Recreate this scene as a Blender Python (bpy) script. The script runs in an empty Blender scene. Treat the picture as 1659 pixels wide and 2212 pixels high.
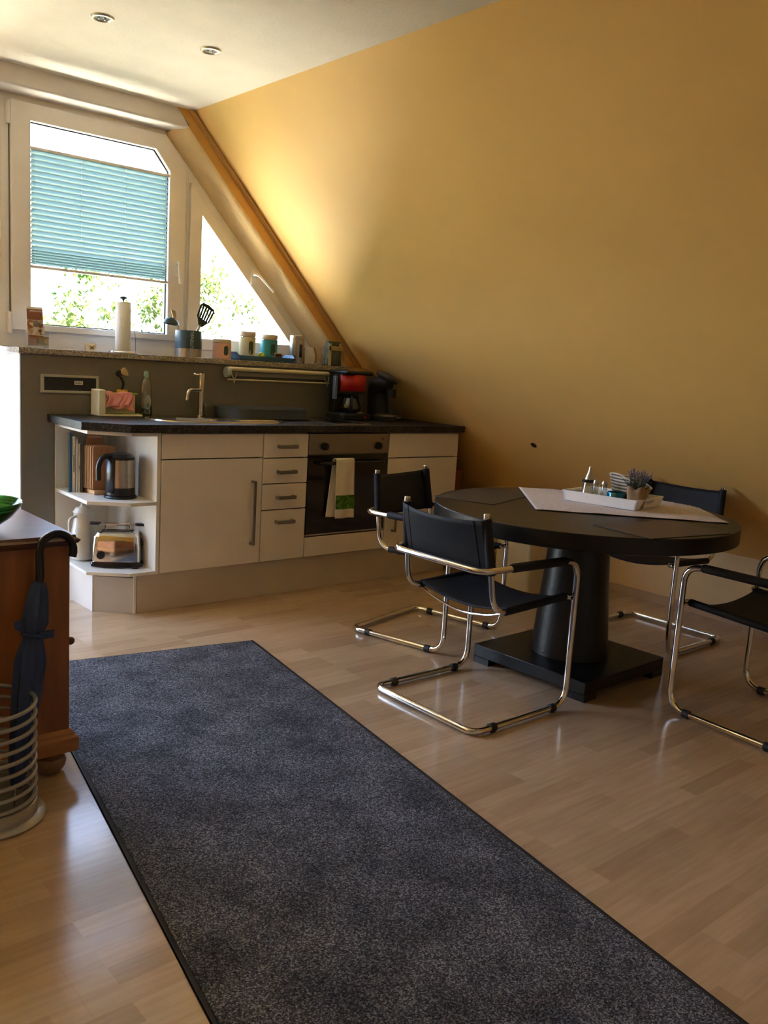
import bpy, bmesh, math, random
from math import sin, cos, pi, radians as RD
from mathutils import Vector, Matrix
random.seed(7)
sc = bpy.context.scene
COL = sc.collection

# ------------------------------------------------------------ camera
F_PX, IMG_W, IMG_H = 1897.34, 1659, 2212
cam = bpy.data.cameras.new('camera')
cam.sensor_fit = 'VERTICAL'
cam.sensor_height = 36.0
cam.lens = F_PX / IMG_H * 36.0
cam.clip_start = 0.05
cam.clip_end = 200
co = bpy.data.objects.new('camera', cam)
COL.objects.link(co)
yw, pt, rl = -0.71882605, -0.16304613, 0.06223762
fwd = Vector((-sin(yw) * cos(pt), cos(yw) * cos(pt), sin(pt)))
rt = Vector((cos(yw), sin(yw), 0))
up = rt.cross(fwd)
r2 = cos(rl) * rt + sin(rl) * up
u2 = -sin(rl) * rt + cos(rl) * up
m = Matrix((r2, u2, -fwd)).transposed().to_4x4()
m.translation = Vector((-2.01657816, -4.01068262, 1.30832143))
co.matrix_world = m
sc.camera = co

# ------------------------------------------------------------ colour management, world, lights
sc.view_settings.view_transform = 'Standard'
sc.view_settings.look = 'None'
sc.view_settings.gamma = 1
sc.view_settings.use_curve_mapping = False
sc.view_settings.exposure = -1.03
sc.cycles.use_denoising = True
sc.cycles.max_bounces = 10
sc.cycles.diffuse_bounces = 6
sc.cycles.glossy_bounces = 5
sc.cycles.transparent_max_bounces = 24
sc.cycles.caustics_reflective = False
sc.cycles.caustics_refractive = False
sc.cycles.sample_clamp_indirect = 120.0
WORLD_STRENGTH = 30.0
w = bpy.data.worlds.new('daylight')
sc.world = w
w.use_nodes = True
nt = w.node_tree
bg = nt.nodes['Background']
_tc = nt.nodes.new('ShaderNodeTexCoord'); _sp = nt.nodes.new('ShaderNodeSeparateXYZ'); _rp = nt.nodes.new('ShaderNodeValToRGB')
nt.links.new(_tc.outputs['Generated'], _sp.inputs[0]); nt.links.new(_sp.outputs['Z'], _rp.inputs['Fac']); nt.links.new(_rp.outputs['Color'], bg.inputs['Color'])
_rp.color_ramp.elements[0].position = 0.0; _rp.color_ramp.elements[0].color = (0.93, 0.95, 1.0, 1)
_rp.color_ramp.elements[1].position = 0.75; _rp.color_ramp.elements[1].color = (0.22, 0.34, 0.62, 1)
_k = _rp.color_ramp.elements.new(0.3); _k.color = (0.54, 0.66, 1.0, 1)
bg.inputs['Strength'].default_value = WORLD_STRENGTH
SUN_STRENGTH = 430.0
sun = bpy.data.lights.new('sun', 'SUN')
sun.energy = SUN_STRENGTH
sun.angle = RD(0.6)
sun.color = (1, 0.93, 0.8)
so = bpy.data.objects.new('sun', sun)
COL.objects.link(so)
so.rotation_euler = Vector((-0.5, 0.12, -1.0)).to_track_quat('-Z', 'Y').to_euler()
def portal(name, loc, rot, sx, sy):
    l = bpy.data.lights.new(name, 'AREA')
    l.shape = 'RECTANGLE'; l.size = sx; l.size_y = sy
    l.cycles.is_portal = True
    o = bpy.data.objects.new(name, l); COL.objects.link(o)
    o.location = loc; o.rotation_euler = rot
portal('window_portal', (0.35, 1.02, 1.98), (-pi / 2, 0, 0), 1.9, 1.25)
portal('door_portal', (-1.33, 1.02, 1.28), (-pi / 2, 0, 0), 1.55, 2.5)

# ------------------------------------------------------------ materials
MATS = {}
def nodes(mat):
    return mat.node_tree.nodes, mat.node_tree.links
def M(name, col, rough=0.5, metal=0.0, spec=0.5, bump=0.0, bscale=60, mottle=0.0, mscale=8, coat=0.0, trans=0.0, emit=None, stretch=None, mcol=None, detail=4):
    if name in MATS: return MATS[name]
    mt = bpy.data.materials.new(name); mt.use_nodes = True
    N, L = nodes(mt)
    b = N['Principled BSDF']
    b.inputs['Base Color'].default_value = (*col, 1)
    b.inputs['Roughness'].default_value = rough
    b.inputs['Metallic'].default_value = metal
    b.inputs['Specular IOR Level'].default_value = spec
    b.inputs['Coat Weight'].default_value = coat
    b.inputs['Coat Roughness'].default_value = 0.1
    b.inputs['Transmission Weight'].default_value = trans
    tc = N.new('ShaderNodeTexCoord'); mp = N.new('ShaderNodeMapping')
    L.new(tc.outputs['Object'], mp.inputs['Vector'])
    if stretch: mp.inputs['Scale'].default_value = stretch
    n = N.new('ShaderNodeTexNoise'); n.inputs['Scale'].default_value = mscale
    n.inputs['Detail'].default_value = detail
    L.new(mp.outputs['Vector'], n.inputs['Vector'])
    mx = N.new('ShaderNodeMix'); mx.data_type = 'RGBA'
    c2 = mcol if mcol else tuple(max(0, c * (1 - max(mottle, 0.04))) for c in col)
    mx.inputs['A'].default_value = (*col, 1); mx.inputs['B'].default_value = (*c2, 1)
    rmp = N.new('ShaderNodeValToRGB')
    rmp.color_ramp.elements[0].position = 0.38; rmp.color_ramp.elements[1].position = 0.62
    L.new(n.outputs['Fac'], rmp.inputs['Fac'])
    L.new(rmp.outputs['Color'], mx.inputs['Factor'])
    L.new(mx.outputs['Result'], b.inputs['Base Color'])
    if bump:
        n2 = N.new('ShaderNodeTexNoise'); n2.inputs['Scale'].default_value = bscale; n2.inputs['Detail'].default_value = 5
        L.new(tc.outputs['Object'], n2.inputs['Vector'])
        bp = N.new('ShaderNodeBump'); bp.inputs['Strength'].default_value = bump; bp.inputs['Distance'].default_value = 0.004
        L.new(n2.outputs['Fac'], bp.inputs['Height']); L.new(bp.outputs['Normal'], b.inputs['Normal'])
    if emit:
        b.inputs['Emission Color'].default_value = (*emit[0], 1); b.inputs['Emission Strength'].default_value = emit[1]
    MATS[name] = mt
    return mt

def glass_mat(name, tint=(1, 1, 1), refl=0.12, rough=0.02):
    if name in MATS: return MATS[name]
    mt = bpy.data.materials.new(name); mt.use_nodes = True
    N, L = nodes(mt); N.remove(N['Principled BSDF'])
    out = N['Material Output']
    t = N.new('ShaderNodeBsdfTransparent'); t.inputs['Color'].default_value = (*tint, 1)
    g = N.new('ShaderNodeBsdfGlossy'); g.inputs['Roughness'].default_value = rough
    fr = N.new('ShaderNodeLayerWeight'); fr.inputs['Blend'].default_value = 0.5
    pw = N.new('ShaderNodeMath'); pw.operation = 'POWER'; pw.inputs[1].default_value = 5.0
    L.new(fr.outputs['Facing'], pw.inputs[0])
    ad = N.new('ShaderNodeMath'); ad.operation = 'MULTIPLY_ADD'; ad.inputs[1].default_value = 1 - refl; ad.inputs[2].default_value = refl
    ad.use_clamp = True
    L.new(pw.outputs[0], ad.inputs[0])
    mx = N.new('ShaderNodeMixShader')
    L.new(ad.outputs[0], mx.inputs['Fac']); L.new(t.outputs[0], mx.inputs[1]); L.new(g.outputs[0], mx.inputs[2])
    L.new(mx.outputs[0], out.inputs['Surface'])
    MATS[name] = mt
    return mt

def floor_mat():
    mt = bpy.data.materials.new('beech laminate'); mt.use_nodes = True
    N, L = nodes(mt); b = N['Principled BSDF']
    tc = N.new('ShaderNodeTexCoord')
    mp = N.new('ShaderNodeMapping'); L.new(tc.outputs['Object'], mp.inputs['Vector'])
    def brick(bw, rh, off, freq, sx):
        t = N.new('ShaderNodeTexBrick')
        t.inputs['Scale'].default_value = 1; t.inputs['Brick Width'].default_value = bw; t.inputs['Row Height'].default_value = rh
        t.inputs['Mortar Size'].default_value = 0.0; t.offset = off; t.offset_frequency = freq
        t.squash = 1.0
        t.inputs['Color1'].default_value = (0, 0, 0, 1); t.inputs['Color2'].default_value = (1, 1, 1, 1); t.inputs['Bias'].default_value = 0
        m2 = N.new('ShaderNodeMapping'); m2.inputs['Location'].default_value = (sx, 0.013, 0)
        L.new(tc.outputs['Object'], m2.inputs['Vector']); L.new(m2.outputs['Vector'], t.inputs['Vector'])
        return t
    a = brick(0.40, 0.064, 0.37, 3, 0.1)
    a2 = brick(0.40, 0.064, 0.37, 3, 0.1)
    # per-stave tone
    ramp = N.new('ShaderNodeValToRGB')
    e = ramp.color_ramp.elements
    e[0].position = 0.0; e[0].color = (0.47, 0.325, 0.205, 1)
    e[1].position = 1.0; e[1].color = (0.60, 0.44, 0.295, 1)
    k = ramp.color_ramp.elements.new(0.25); k.color = (0.52, 0.37, 0.24, 1)
    k = ramp.color_ramp.elements.new(0.7); k.color = (0.56, 0.405, 0.265, 1)
    L.new(a.outputs['Color'], ramp.inputs['Fac'])
    g = N.new('ShaderNodeTexNoise'); g.inputs['Scale'].default_value = 14; g.inputs['Detail'].default_value = 6
    m3 = N.new('ShaderNodeMapping'); m3.inputs['Scale'].default_value = (0.35, 4.5, 1)
    L.new(tc.outputs['Object'], m3.inputs['Vector']); L.new(m3.outputs['Vector'], g.inputs['Vector'])
    mx = N.new('ShaderNodeMix'); mx.data_type = 'RGBA'; mx.blend_type = 'MULTIPLY'; mx.inputs['Factor'].default_value = 0.45
    r2_ = N.new('ShaderNodeValToRGB'); r2_.color_ramp.elements[0].color = (0.72, 0.66, 0.58, 1); r2_.color_ramp.elements[1].color = (1, 1, 1, 1)
    r2_.color_ramp.elements[0].position = 0.3; r2_.color_ramp.elements[1].position = 0.65
    L.new(g.outputs['Fac'], r2_.inputs['Fac'])
    L.new(ramp.outputs['Color'], mx.inputs['A']); L.new(r2_.outputs['Color'], mx.inputs['B'])
    # long board joints
    bj = N.new('ShaderNodeTexBrick'); bj.inputs['Scale'].default_value = 1; bj.inputs['Brick Width'].default_value = 1.28; bj.inputs['Row Height'].default_value = 0.192
    bj.inputs['Mortar Size'].default_value = 0.0012; bj.inputs['Color1'].default_value = (1, 1, 1, 1); bj.inputs['Color2'].default_value = (1, 1, 1, 1)
    bj.inputs['Mortar'].default_value = (0.93, 0.90, 0.86, 1); bj.offset = 0.4
    L.new(m2o(N, L, tc, (0.1, 0.013, 0)), bj.inputs['Vector'])
    mx2 = N.new('ShaderNodeMix'); mx2.data_type = 'RGBA'; mx2.blend_type = 'MULTIPLY'; mx2.inputs['Factor'].default_value = 1
    L.new(mx.outputs['Result'], mx2.inputs['A']); L.new(bj.outputs['Color'], mx2.inputs['B'])
    L.new(mx2.outputs['Result'], b.inputs['Base Color'])
    b.inputs['Roughness'].default_value = 0.17
    b.inputs['Specular IOR Level'].default_value = 0.9
    return mt
def m2o(N, L, tc, loc):
    m = N.new('ShaderNodeMapping'); m.inputs['Location'].default_value = loc
    L.new(tc.outputs['Object'], m.inputs['Vector'])
    return m.outputs['Vector']

def speckle_mat(name, cols, scale, rough, spec=0.5, big=None, bump=0.0):
    """random speckled material: granite, carpet, stone laminate"""
    mt = bpy.data.materials.new(name); mt.use_nodes = True
    N, L = nodes(mt); b = N['Principled BSDF']
    tc = N.new('ShaderNodeTexCoord')
    v = N.new('ShaderNodeTexVoronoi'); v.inputs['Scale'].default_value = scale
    L.new(tc.outputs['Object'], v.inputs['Vector'])
    sp = N.new('ShaderNodeSeparateColor'); L.new(v.outputs['Color'], sp.inputs['Color'])
    r = N.new('ShaderNodeValToRGB'); r.color_ramp.interpolation = 'LINEAR'
    els = r.color_ramp.elements
    n = len(cols)
    els[0].position = 0; els[0].color = (*cols[0], 1); els[1].position = 1; els[1].color = (*cols[-1], 1)
    for i in range(1, n - 1):
        k = els.new(i / (n - 1)); k.color = (*cols[i], 1)
    L.new(sp.outputs['Red'], r.inputs['Fac'])
    outc = r.outputs['Color']
    if big:
        nz = N.new('ShaderNodeTexNoise'); nz.inputs['Scale'].default_value = big[0]; nz.inputs['Detail'].default_value = 5
        L.new(tc.outputs['Object'], nz.inputs['Vector'])
        rr = N.new('ShaderNodeValToRGB'); rr.color_ramp.elements[0].position = 0.35; rr.color_ramp.elements[1].position = 0.65
        rr.color_ramp.elements[0].color = (*[big[1]] * 3, 1); rr.color_ramp.elements[1].color = (1, 1, 1, 1)
        L.new(nz.outputs['Fac'], rr.inputs['Fac'])
        mx = N.new('ShaderNodeMix'); mx.data_type = 'RGBA'; mx.blend_type = 'MULTIPLY'; mx.inputs['Factor'].default_value = 1
        L.new(outc, mx.inputs['A']); L.new(rr.outputs['Color'], mx.inputs['B'])
        outc = mx.outputs['Result']
    L.new(outc, b.inputs['Base Color'])
    b.inputs['Roughness'].default_value = rough; b.inputs['Specular IOR Level'].default_value = spec
    if bump:
        bp = N.new('ShaderNodeBump'); bp.inputs['Strength'].default_value = bump; bp.inputs['Distance'].default_value = 0.004
        L.new(sp.outputs['Green'], bp.inputs['Height']); L.new(bp.outputs['Normal'], b.inputs['Normal'])
    MATS[name] = mt
    return mt

def wave_mat(name, c1, c2, scale, direction='Z', rough=0.5, dist=0.0, prof='SIN', metal=0, lo=0.3, hi=0.7, spec=0.5, rot=(0, 0, 0)):
    if name in MATS: return MATS[name]
    mt = bpy.data.materials.new(name); mt.use_nodes = True
    N, L = nodes(mt); b = N['Principled BSDF']
    tc = N.new('ShaderNodeTexCoord')
    mp = N.new('ShaderNodeMapping'); mp.inputs['Rotation'].default_value = rot
    L.new(tc.outputs['Object'], mp.inputs['Vector'])
    wv = N.new('ShaderNodeTexWave'); wv.bands_direction = direction; wv.wave_profile = prof
    wv.inputs['Scale'].default_value = scale; wv.inputs['Distortion'].default_value = dist; wv.inputs['Detail'].default_value = 3
    L.new(mp.outputs['Vector'], wv.inputs['Vector'])
    r = N.new('ShaderNodeValToRGB'); r.color_ramp.elements[0].position = lo; r.color_ramp.elements[1].position = hi
    r.color_ramp.elements[0].color = (*c1, 1); r.color_ramp.elements[1].color = (*c2, 1)
    L.new(wv.outputs['Fac'], r.inputs['Fac']); L.new(r.outputs['Color'], b.inputs['Base Color'])
    b.inputs['Roughness'].default_value = rough; b.inputs['Metallic'].default_value = metal; b.inputs['Specular IOR Level'].default_value = spec
    MATS[name] = mt
    return mt

ceil_m = M('rough ceiling plaster', (0.92, 0.87, 0.78), 0.9, bump=0.55, bscale=70, mottle=0.06, mscale=3)
plaster = M('cream rough plaster', (0.86, 0.64, 0.33), 0.9, bump=0.6, bscale=60)
yellow = M('yellow wall paint', (0.85, 0.55, 0.185), 0.6, spec=0.35, mottle=0.03, mscale=2, bump=0.05, bscale=200)
orange = M('ochre paint', (0.72, 0.40, 0.10), 0.7, mottle=0.05)
white_pl = M('white window plastic', (0.84, 0.80, 0.76), 0.4, mottle=0.02)
gable_white = M('off white wall paint', (0.80, 0.77, 0.74), 0.8, mottle=0.03)
knee_m = M('knee wall paint', (0.80, 0.58, 0.31), 0.7, mottle=0.05)
flr = floor_mat()
rug_m = speckle_mat('grey carpet pile', [(0.026, 0.028, 0.037), (0.072, 0.076, 0.098), (0.125, 0.129, 0.16), (0.36, 0.37, 0.42)], 300, 0.95, 0.15, big=(6.0, 0.5), bump=0.6)
rug_e = M('dark carpet binding', (0.022, 0.020, 0.024), 0.85)
granite = speckle_mat('speckled granite', [(0.05, 0.045, 0.04), (0.30, 0.26, 0.21), (0.42, 0.37, 0.31), (0.16, 0.13, 0.10), (0.62, 0.58, 0.52)], 260, 0.25)
worktop_m = speckle_mat('dark stone laminate', [(0.008, 0.008, 0.010), (0.014, 0.013, 0.014), (0.03, 0.025, 0.02), (0.10, 0.08, 0.065)], 150, 0.45, 0.4, big=(18, 0.5))
apron_m = M('olive grey laminate', (0.19, 0.17, 0.135), 0.33, mottle=0.04, mscale=30)
cab = M('cream cabinet gloss', (0.86, 0.80, 0.74), 0.28, mottle=0.02)
cabin = M('white melamine', (0.80, 0.78, 0.74), 0.45, mottle=0.02)
chrome = M('chrome', (0.80, 0.79, 0.77), 0.08, 1.0)
steel = M('brushed steel', (0.52, 0.49, 0.45), 0.3, 1.0, mottle=0.1, mscale=80, stretch=(0.05, 1, 1))
steel_d = M('dull steel', (0.33, 0.30, 0.26), 0.38, 1.0)
black_pl = M('black plastic', (0.012, 0.012, 0.014), 0.3)
black_mt = M('matt black', (0.014, 0.014, 0.015), 0.6)
leather = M('black leather', (0.012, 0.014, 0.021), 0.62, spec=0.28, bump=0.25, bscale=220, mottle=0.2, mscale=25)
rubber = M('black rubber', (0.015, 0.015, 0.015), 0.6)
table_m = M('black stained wood', (0.008, 0.007, 0.006), 0.36, spec=0.38, bump=0.25, bscale=60, mottle=0.3, mscale=40, stretch=(0.15, 1, 1))
black_gl = M('black glass', (0.006, 0.006, 0.007), 0.06)
oven_gl = M('oven door glass', (0.018, 0.014, 0.012), 0.05, coat=0.3)
red_m = M('red lacquer', (0.42, 0.012, 0.010), 0.5)
win_glass = glass_mat('window glass', (0.96, 0.99, 0.97), 0.05)
clear_gl = glass_mat('clear glass', (0.80, 0.86, 0.86), 0.22, 0.03)

# ------------------------------------------------------------ mesh helpers
class MB:
    def __init__(self): self.bm = bmesh.new()
    def faces(self, vs, fs):
        v = [self.bm.verts.new(p) for p in vs]
        for f in fs:
            try: self.bm.faces.new([v[i] for i in f])
            except ValueError: pass
        return self
    def box(self, x0, y0, z0, x1, y1, z1, mat=None):
        vs = [Vector((x, y, z)) for x in (x0, x1) for y in (y0, y1) for z in (z0, z1)]
        if mat: vs = [mat @ v for v in vs]
        return self.faces(vs, [(0, 1, 3, 2), (4, 6, 7, 5), (0, 4, 5, 1), (2, 3, 7, 6), (0, 2, 6, 4), (1, 5, 7, 3)])
    def prism(self, pts, z0, z1, axis='z', mat=None):
        def P(p, h):
            v = Vector((p[0], p[1], h)) if axis == 'z' else Vector((p[0], h, p[1])) if axis == 'y' else Vector((h, p[0], p[1]))
            return mat @ v if mat else v
        n = len(pts)
        vs = [P(p, z0) for p in pts] + [P(p, z1) for p in pts]
        return self.faces(vs, [tuple(range(n))[::-1], tuple(range(n, 2 * n))] + [(i, (i + 1) % n, n + (i + 1) % n, n + i) for i in range(n)])
    def ring(self, outer, inner, y0, y1):
        """frame between two polygons in the xz plane, extruded along y"""
        n = len(outer)
        vs = [Vector((p[0], y, p[1])) for y in (y0, y1) for poly in (outer, inner) for p in poly]
        fs = []
        for i in range(n):
            j = (i + 1) % n
            fs += [(i, j, n + j, n + i), (2 * n + i, 3 * n + i, 3 * n + j, 2 * n + j), (i, 2 * n + i, 2 * n + j, j), (n + i, n + j, 3 * n + j, 3 * n + i)]
        return self.faces(vs, fs)
    def loft(self, rings, cap0=True, cap1=True, closed=True):
        k = len(rings[0]); vs = [Vector(p) for r in rings for p in r]; fs = []
        for a in range(len(rings) - 1):
            for i in range(k if closed else k - 1):
                j = (i + 1) % k
                fs.append((a * k + i, a * k + j, (a + 1) * k + j, (a + 1) * k + i))
        if cap0: fs.append(tuple(range(k))[::-1])
        if cap1: fs.append(tuple(range((len(rings) - 1) * k, len(rings) * k)))
        return self.faces(vs, fs)
    def lathe(self, prof, c=(0, 0, 0), n=32, mat=None, sx=1, sy=1, caps=True):
        rings = []
        for r, z in prof:
            ring = [Vector((c[0] + sx * r * cos(2 * pi * i / n), c[1] + sy * r * sin(2 * pi * i / n), c[2] + z)) for i in range(n)]
            if mat: ring = [mat @ v for v in ring]
            rings.append(ring)
        return self.loft(rings, caps, caps)
    def tube(self, path, r, n=10, closed=False, caps=True):
        P = [Vector(p) for p in path]; k = len(P)
        rr = r if isinstance(r, (list, tuple)) else [r] * k
        T = []
        for i in range(k):
            a = P[(i - 1) % k] if closed or i > 0 else P[i]
            b = P[(i + 1) % k] if closed or i < k - 1 else P[i]
            T.append((b - a).normalized())
        ref = Vector((0, 0, 1)) if abs(T[0].z) < 0.9 else Vector((1, 0, 0))
        N_ = (ref - T[0] * ref.dot(T[0])).normalized()
        rings = []; frames = []
        for i in range(k):
            if i: N_ = (N_ - T[i] * N_.dot(T[i])).normalized()
            frames.append(N_.copy())
        for i in range(k):
            B = T[i].cross(frames[i])
            rings.append([P[i] + rr[i] * (cos(2 * pi * j / n) * frames[i] + sin(2 * pi * j / n) * B) for j in range(n)])
        if closed: rings.append(rings[0]); return self.loft(rings, False, False)
        return self.loft(rings, caps, caps)
    def cyl(self, p0, p1, r0, r1=None, n=20):
        return self.tube([p0, p1], [r0, r0 if r1 is None else r1], n)
    def sphere(self, c, r, n=16, sx=1, sy=1, sz=1):
        pr = [(max(1e-4, r * sin(pi * i / n)), -r * cos(pi * i / n) * sz) for i in range(n + 1)]
        return self.lathe(pr, c, n * 2, sx=sx, sy=sy)
    def grid(self, fn, nu, nv, thick=0):
        vs = [Vector(fn(i / nu, j / nv)) for i in range(nu + 1) for j in range(nv + 1)]
        fs = [(i * (nv + 1) + j, (i + 1) * (nv + 1) + j, (i + 1) * (nv + 1) + j + 1, i * (nv + 1) + j + 1) for i in range(nu) for j in range(nv)]
        return self.faces(vs, fs)
    def build(self, name, mat, parent=None, bevel=0, smooth=True, solid=0, seg=2, angle=32, subsurf=0):
        bm = self.bm
        bmesh.ops.remove_doubles(bm, verts=bm.verts, dist=1e-5)
        bmesh.ops.recalc_face_normals(bm, faces=bm.faces)
        for f in bm.faces: f.smooth = smooth
        for e in bm.edges:
            if len(e.link_faces) == 2 and e.calc_face_angle(0) > RD(angle): e.smooth = False
        me = bpy.data.meshes.new(name); bm.to_mesh(me); bm.free()
        o = bpy.data.objects.new(name, me); COL.objects.link(o)
        me.materials.append(mat)
        if parent: o.parent = parent
        if solid:
            s = o.modifiers.new('solid', 'SOLIDIFY'); s.thickness = solid; s.offset = 0
        if subsurf:
            s = o.modifiers.new('sub', 'SUBSURF'); s.levels = subsurf; s.render_levels = subsurf
        if bevel:
            bv = o.modifiers.new('bevel', 'BEVEL'); bv.width = bevel; bv.segments = seg; bv.limit_method = 'ANGLE'; bv.angle_limit = RD(35)
        return o

def fillet(pts, rad, seg=6, closed=False):
    P = [Vector(p) for p in pts]; n = len(P); out = []
    for i in range(n):
        if not closed and i in (0, n - 1): out.append(P[i]); continue
        a, b, c = P[(i - 1) % n], P[i], P[(i + 1) % n]
        d1 = (a - b); d2 = (c - b)
        r = min(rad if not isinstance(rad, (list, tuple)) else rad[i], d1.length * 0.48, d2.length * 0.48)
        p1 = b + d1.normalized() * r; p2 = b + d2.normalized() * r
        for k in range(seg + 1):
            t = k / seg
            out.append((1 - t) ** 2 * p1 + 2 * t * (1 - t) * b + t * t * p2)
    return out

def tag(o, label=None, cat=None, group=None, kind=None):
    if label: o['label'] = label
    if cat: o['category'] = cat
    if group: o['group'] = group
    if kind: o['kind'] = kind
    return o
def thing(name, loc, label, cat, group=None, rz=0):
    o = bpy.data.objects.new(name, None); COL.objects.link(o)
    o.empty_display_size = 0.05
    o.location = loc; o.rotation_euler = (0, 0, rz)
    return tag(o, label, cat, group)
def struct(o): o['kind'] = 'structure'; return o
def text(name, body, size, mat, parent, loc, rot, depth=0.0006, label=None):
    cu = bpy.data.curves.new(name, 'FONT'); cu.body = body; cu.size = size; cu.extrude = depth; cu.align_x = 'CENTER'; cu.align_y = 'CENTER'
    tmp = bpy.data.objects.new('tmp', cu); COL.objects.link(tmp)
    bpy.context.view_layer.update()
    me = bpy.data.meshes.new_from_object(tmp.evaluated_get(bpy.context.evaluated_depsgraph_get()))
    bpy.data.objects.remove(tmp)
    me.materials.clear(); me.materials.append(mat)
    o = bpy.data.objects.new(name, me); COL.objects.link(o)
    o.parent = parent; o.location = loc; o.rotation_euler = rot
    if label: o['label'] = label
    return o

# ------------------------------------------------------------ structure
ZC = 2.659                       # ceiling
def sx_(z): return 2.676 - (z - 0.39) * 2.165 / 2.269   # slope surface x at height z (right side)
CX = -0.9                        # ridge axis
YB = -6.5; YG = 0.71; YW = 0.84
mb = MB().box(2 * CX - 2.676 - 0.1, YB - 0.1, -0.12, 2.776, 1.0, 0.0)
struct(mb.build('floor', flr, smooth=False))
xc = sx_(ZC)
struct(MB().box(2 * CX - xc - 0.2, YB - 0.1, ZC, xc + 0.08, 1.0, ZC + 0.12).build('ceiling', ceil_m, smooth=False))
nx, nz = 2.269 / 3.136, 2.165 / 3.136
def slope(name, mirror, mat):
    a = (2.676 + 0.0, 0.39); b = (xc, ZC)
    p = [a, b, (b[0] + 0.14 * nx, b[1] + 0.14 * nz), (a[0] + 0.14 * nx + 0.02, a[1] + 0.14 * nz)]
    if mirror: p = [(2 * CX - q[0], q[1]) for q in p]
    return struct(MB().prism(p, YB - 0.1, 1.0, 'y').build(name, mat, smooth=False))
slope('wall_right', False, yellow)
slope('wall_left', True, yellow)
struct(MB().box(2.676, YB - 0.1, -0.1, 2.8, 1.0, 0.45).build('wall_knee_right', knee_m, smooth=False))
struct(MB().box(2 * CX - 2.8, YB - 0.1, -0.1, 2 * CX - 2.676, 1.0, 0.45).build('wall_knee_left', knee_m, smooth=False))
# back wall with a window opening
wb = [(2 * CX - 2.75, 0), (2.75, 0), (2.75, 0.4), (xc + 0.05, ZC + .03), (2 * CX - xc - 0.05, ZC + .03), (2 * CX - 2.75, 0.4)]
struct(MB().box(-4.5, YB - 0.12, 0, 2.75, YB, 2.66).build('wall_back', M('pale wall paint', (0.82, 0.76, 0.66), 0.8), smooth=False))
struct(MB().box(2.655, YB, 0, 2.676, 0.6, 0.055).build('baseboard_right', M('beech skirting', (0.50, 0.36, 0.25), 0.45, mottle=0.1, stretch=(1, .05, 1), mscale=20), bevel=0.004))

# gable: apron below the ledge, face band around the niche, splayed reveal
XL = -0.485
struct(MB().prism([(XL, 0.6), (2.45, 0.6), (2.45, 0.98), (XL, 0.98)], 0, 1.264).build('wall_apron', M('white apron paint', (0.86, 0.85, 0.86), 0.6), smooth=False))
# olive laminate splashback panel on its front, cut along the slope
def splash():
    pts = [(XL + 0.002, 0.002), (2.676 - 0.002, 0.002), (2.676 - .002, 0.39), (sx_(1.262), 1.262), (XL + 0.002, 1.262)]
    return MB().prism(pts, 0.592, 0.6005, 'y').build('wall_splashback', apron_m, smooth=False)
struct(splash())
# ledge of granite
led = [(XL - 0.012, 0.575), (1.615, 0.575), (1.64, 0.86), (XL - 0.012, 0.86)]
struct(MB().box(1.60, 0.602, 1.2642, 1.80, 0.86, 1.290).build('trim_3', orange, smooth=False))
tag(MB().prism(led, 1.266, 1.297).build('window_ledge', granite, bevel=0.003), 'speckled granite ledge under the triangular window, above the sink', 'ledge')

# gable face band (perpendicular width 0.08) at y = YG .. 0.86
def offs(d, z): return sx_(z) - d / nx
NZ = 2.560                        # niche top
bd = 0.082
def nichex(z, d=bd): return offs(d, z)
NZ0 = 1.264
# right slope band
mb = MB()
p = [(sx_(1.264) + .02, 1.264), (xc + .02, ZC + .02), (nichex(ZC) , ZC + .02), (nichex(NZ), NZ), (nichex(1.264), 1.264)]
mb.prism(p, YG, YG + 0.02, 'y')
struct(mb.build('trim_1', orange, smooth=False))
mb = MB()
mb.prism([(offs(.000, 1.30), 1.30), (offs(.000, 2.655), 2.655), (offs(.026, 2.655), 2.655), (offs(.026, 1.30), 1.30)], YG - 0.014, YG, 'y')
mb.prism([(offs(.005, 1.30), 1.30), (offs(.005, 2.655), 2.655), (offs(.021, 2.655), 2.655), (offs(.021, 1.30), 1.30)], YG - 0.020, YG - .014, 'y')
struct(mb.build('trim_2', M('narrow ochre moulding', (0.62, 0.36, 0.12), 0.6), bevel=0.002, smooth=False))
# lintel band under the ceiling: vertical face with rounded lower corner and coved top
LX0 = -4.0
prof = [(YG, ZC + 0.01), (YG, NZ + 0.014), (YG + 0.004, NZ + 0.005), (YG + 0.014, NZ + 0.000), (YG + 0.045, NZ - 0.002), (YW + 0.02, NZ - 0.006), (YW + 0.02, ZC + 0.01)]
mb = MB(); mb.loft([[(LX0, y, z) for y, z in prof], [(nichex(z) + 0.012, y, z) for y, z in prof]])
struct(mb.build('wall_lintel', M('grey white plaster', (0.78, 0.74, 0.70), 0.9, bump=0.5, bscale=60), angle=50))
# small cove above lintel
# splayed plaster reveal along the slope
def rev(z):
    a = nichex(z)
    return [(a + 0.03, YG + 0.001, z + .03), (a, YG + 0.001, z), (a - 0.010, YG + 0.012, z - .010), (a - 0.018, YG + 0.034, z - .017), (a - 0.028, YG + 0.07, z - .026), (a - 0.052, YW + 0.002, z - .05), (a - 0.052, YW + 0.1, z - .05), (a + 0.03, YW + 0.1, z + .03)]
mb = MB(); mb.loft([rev(NZ + 0.03)] + [rev(NZ - (NZ - 1.24) * i / 10) for i in range(1, 11)])
struct(mb.build('wall_reveal', plaster, angle=60))
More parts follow.
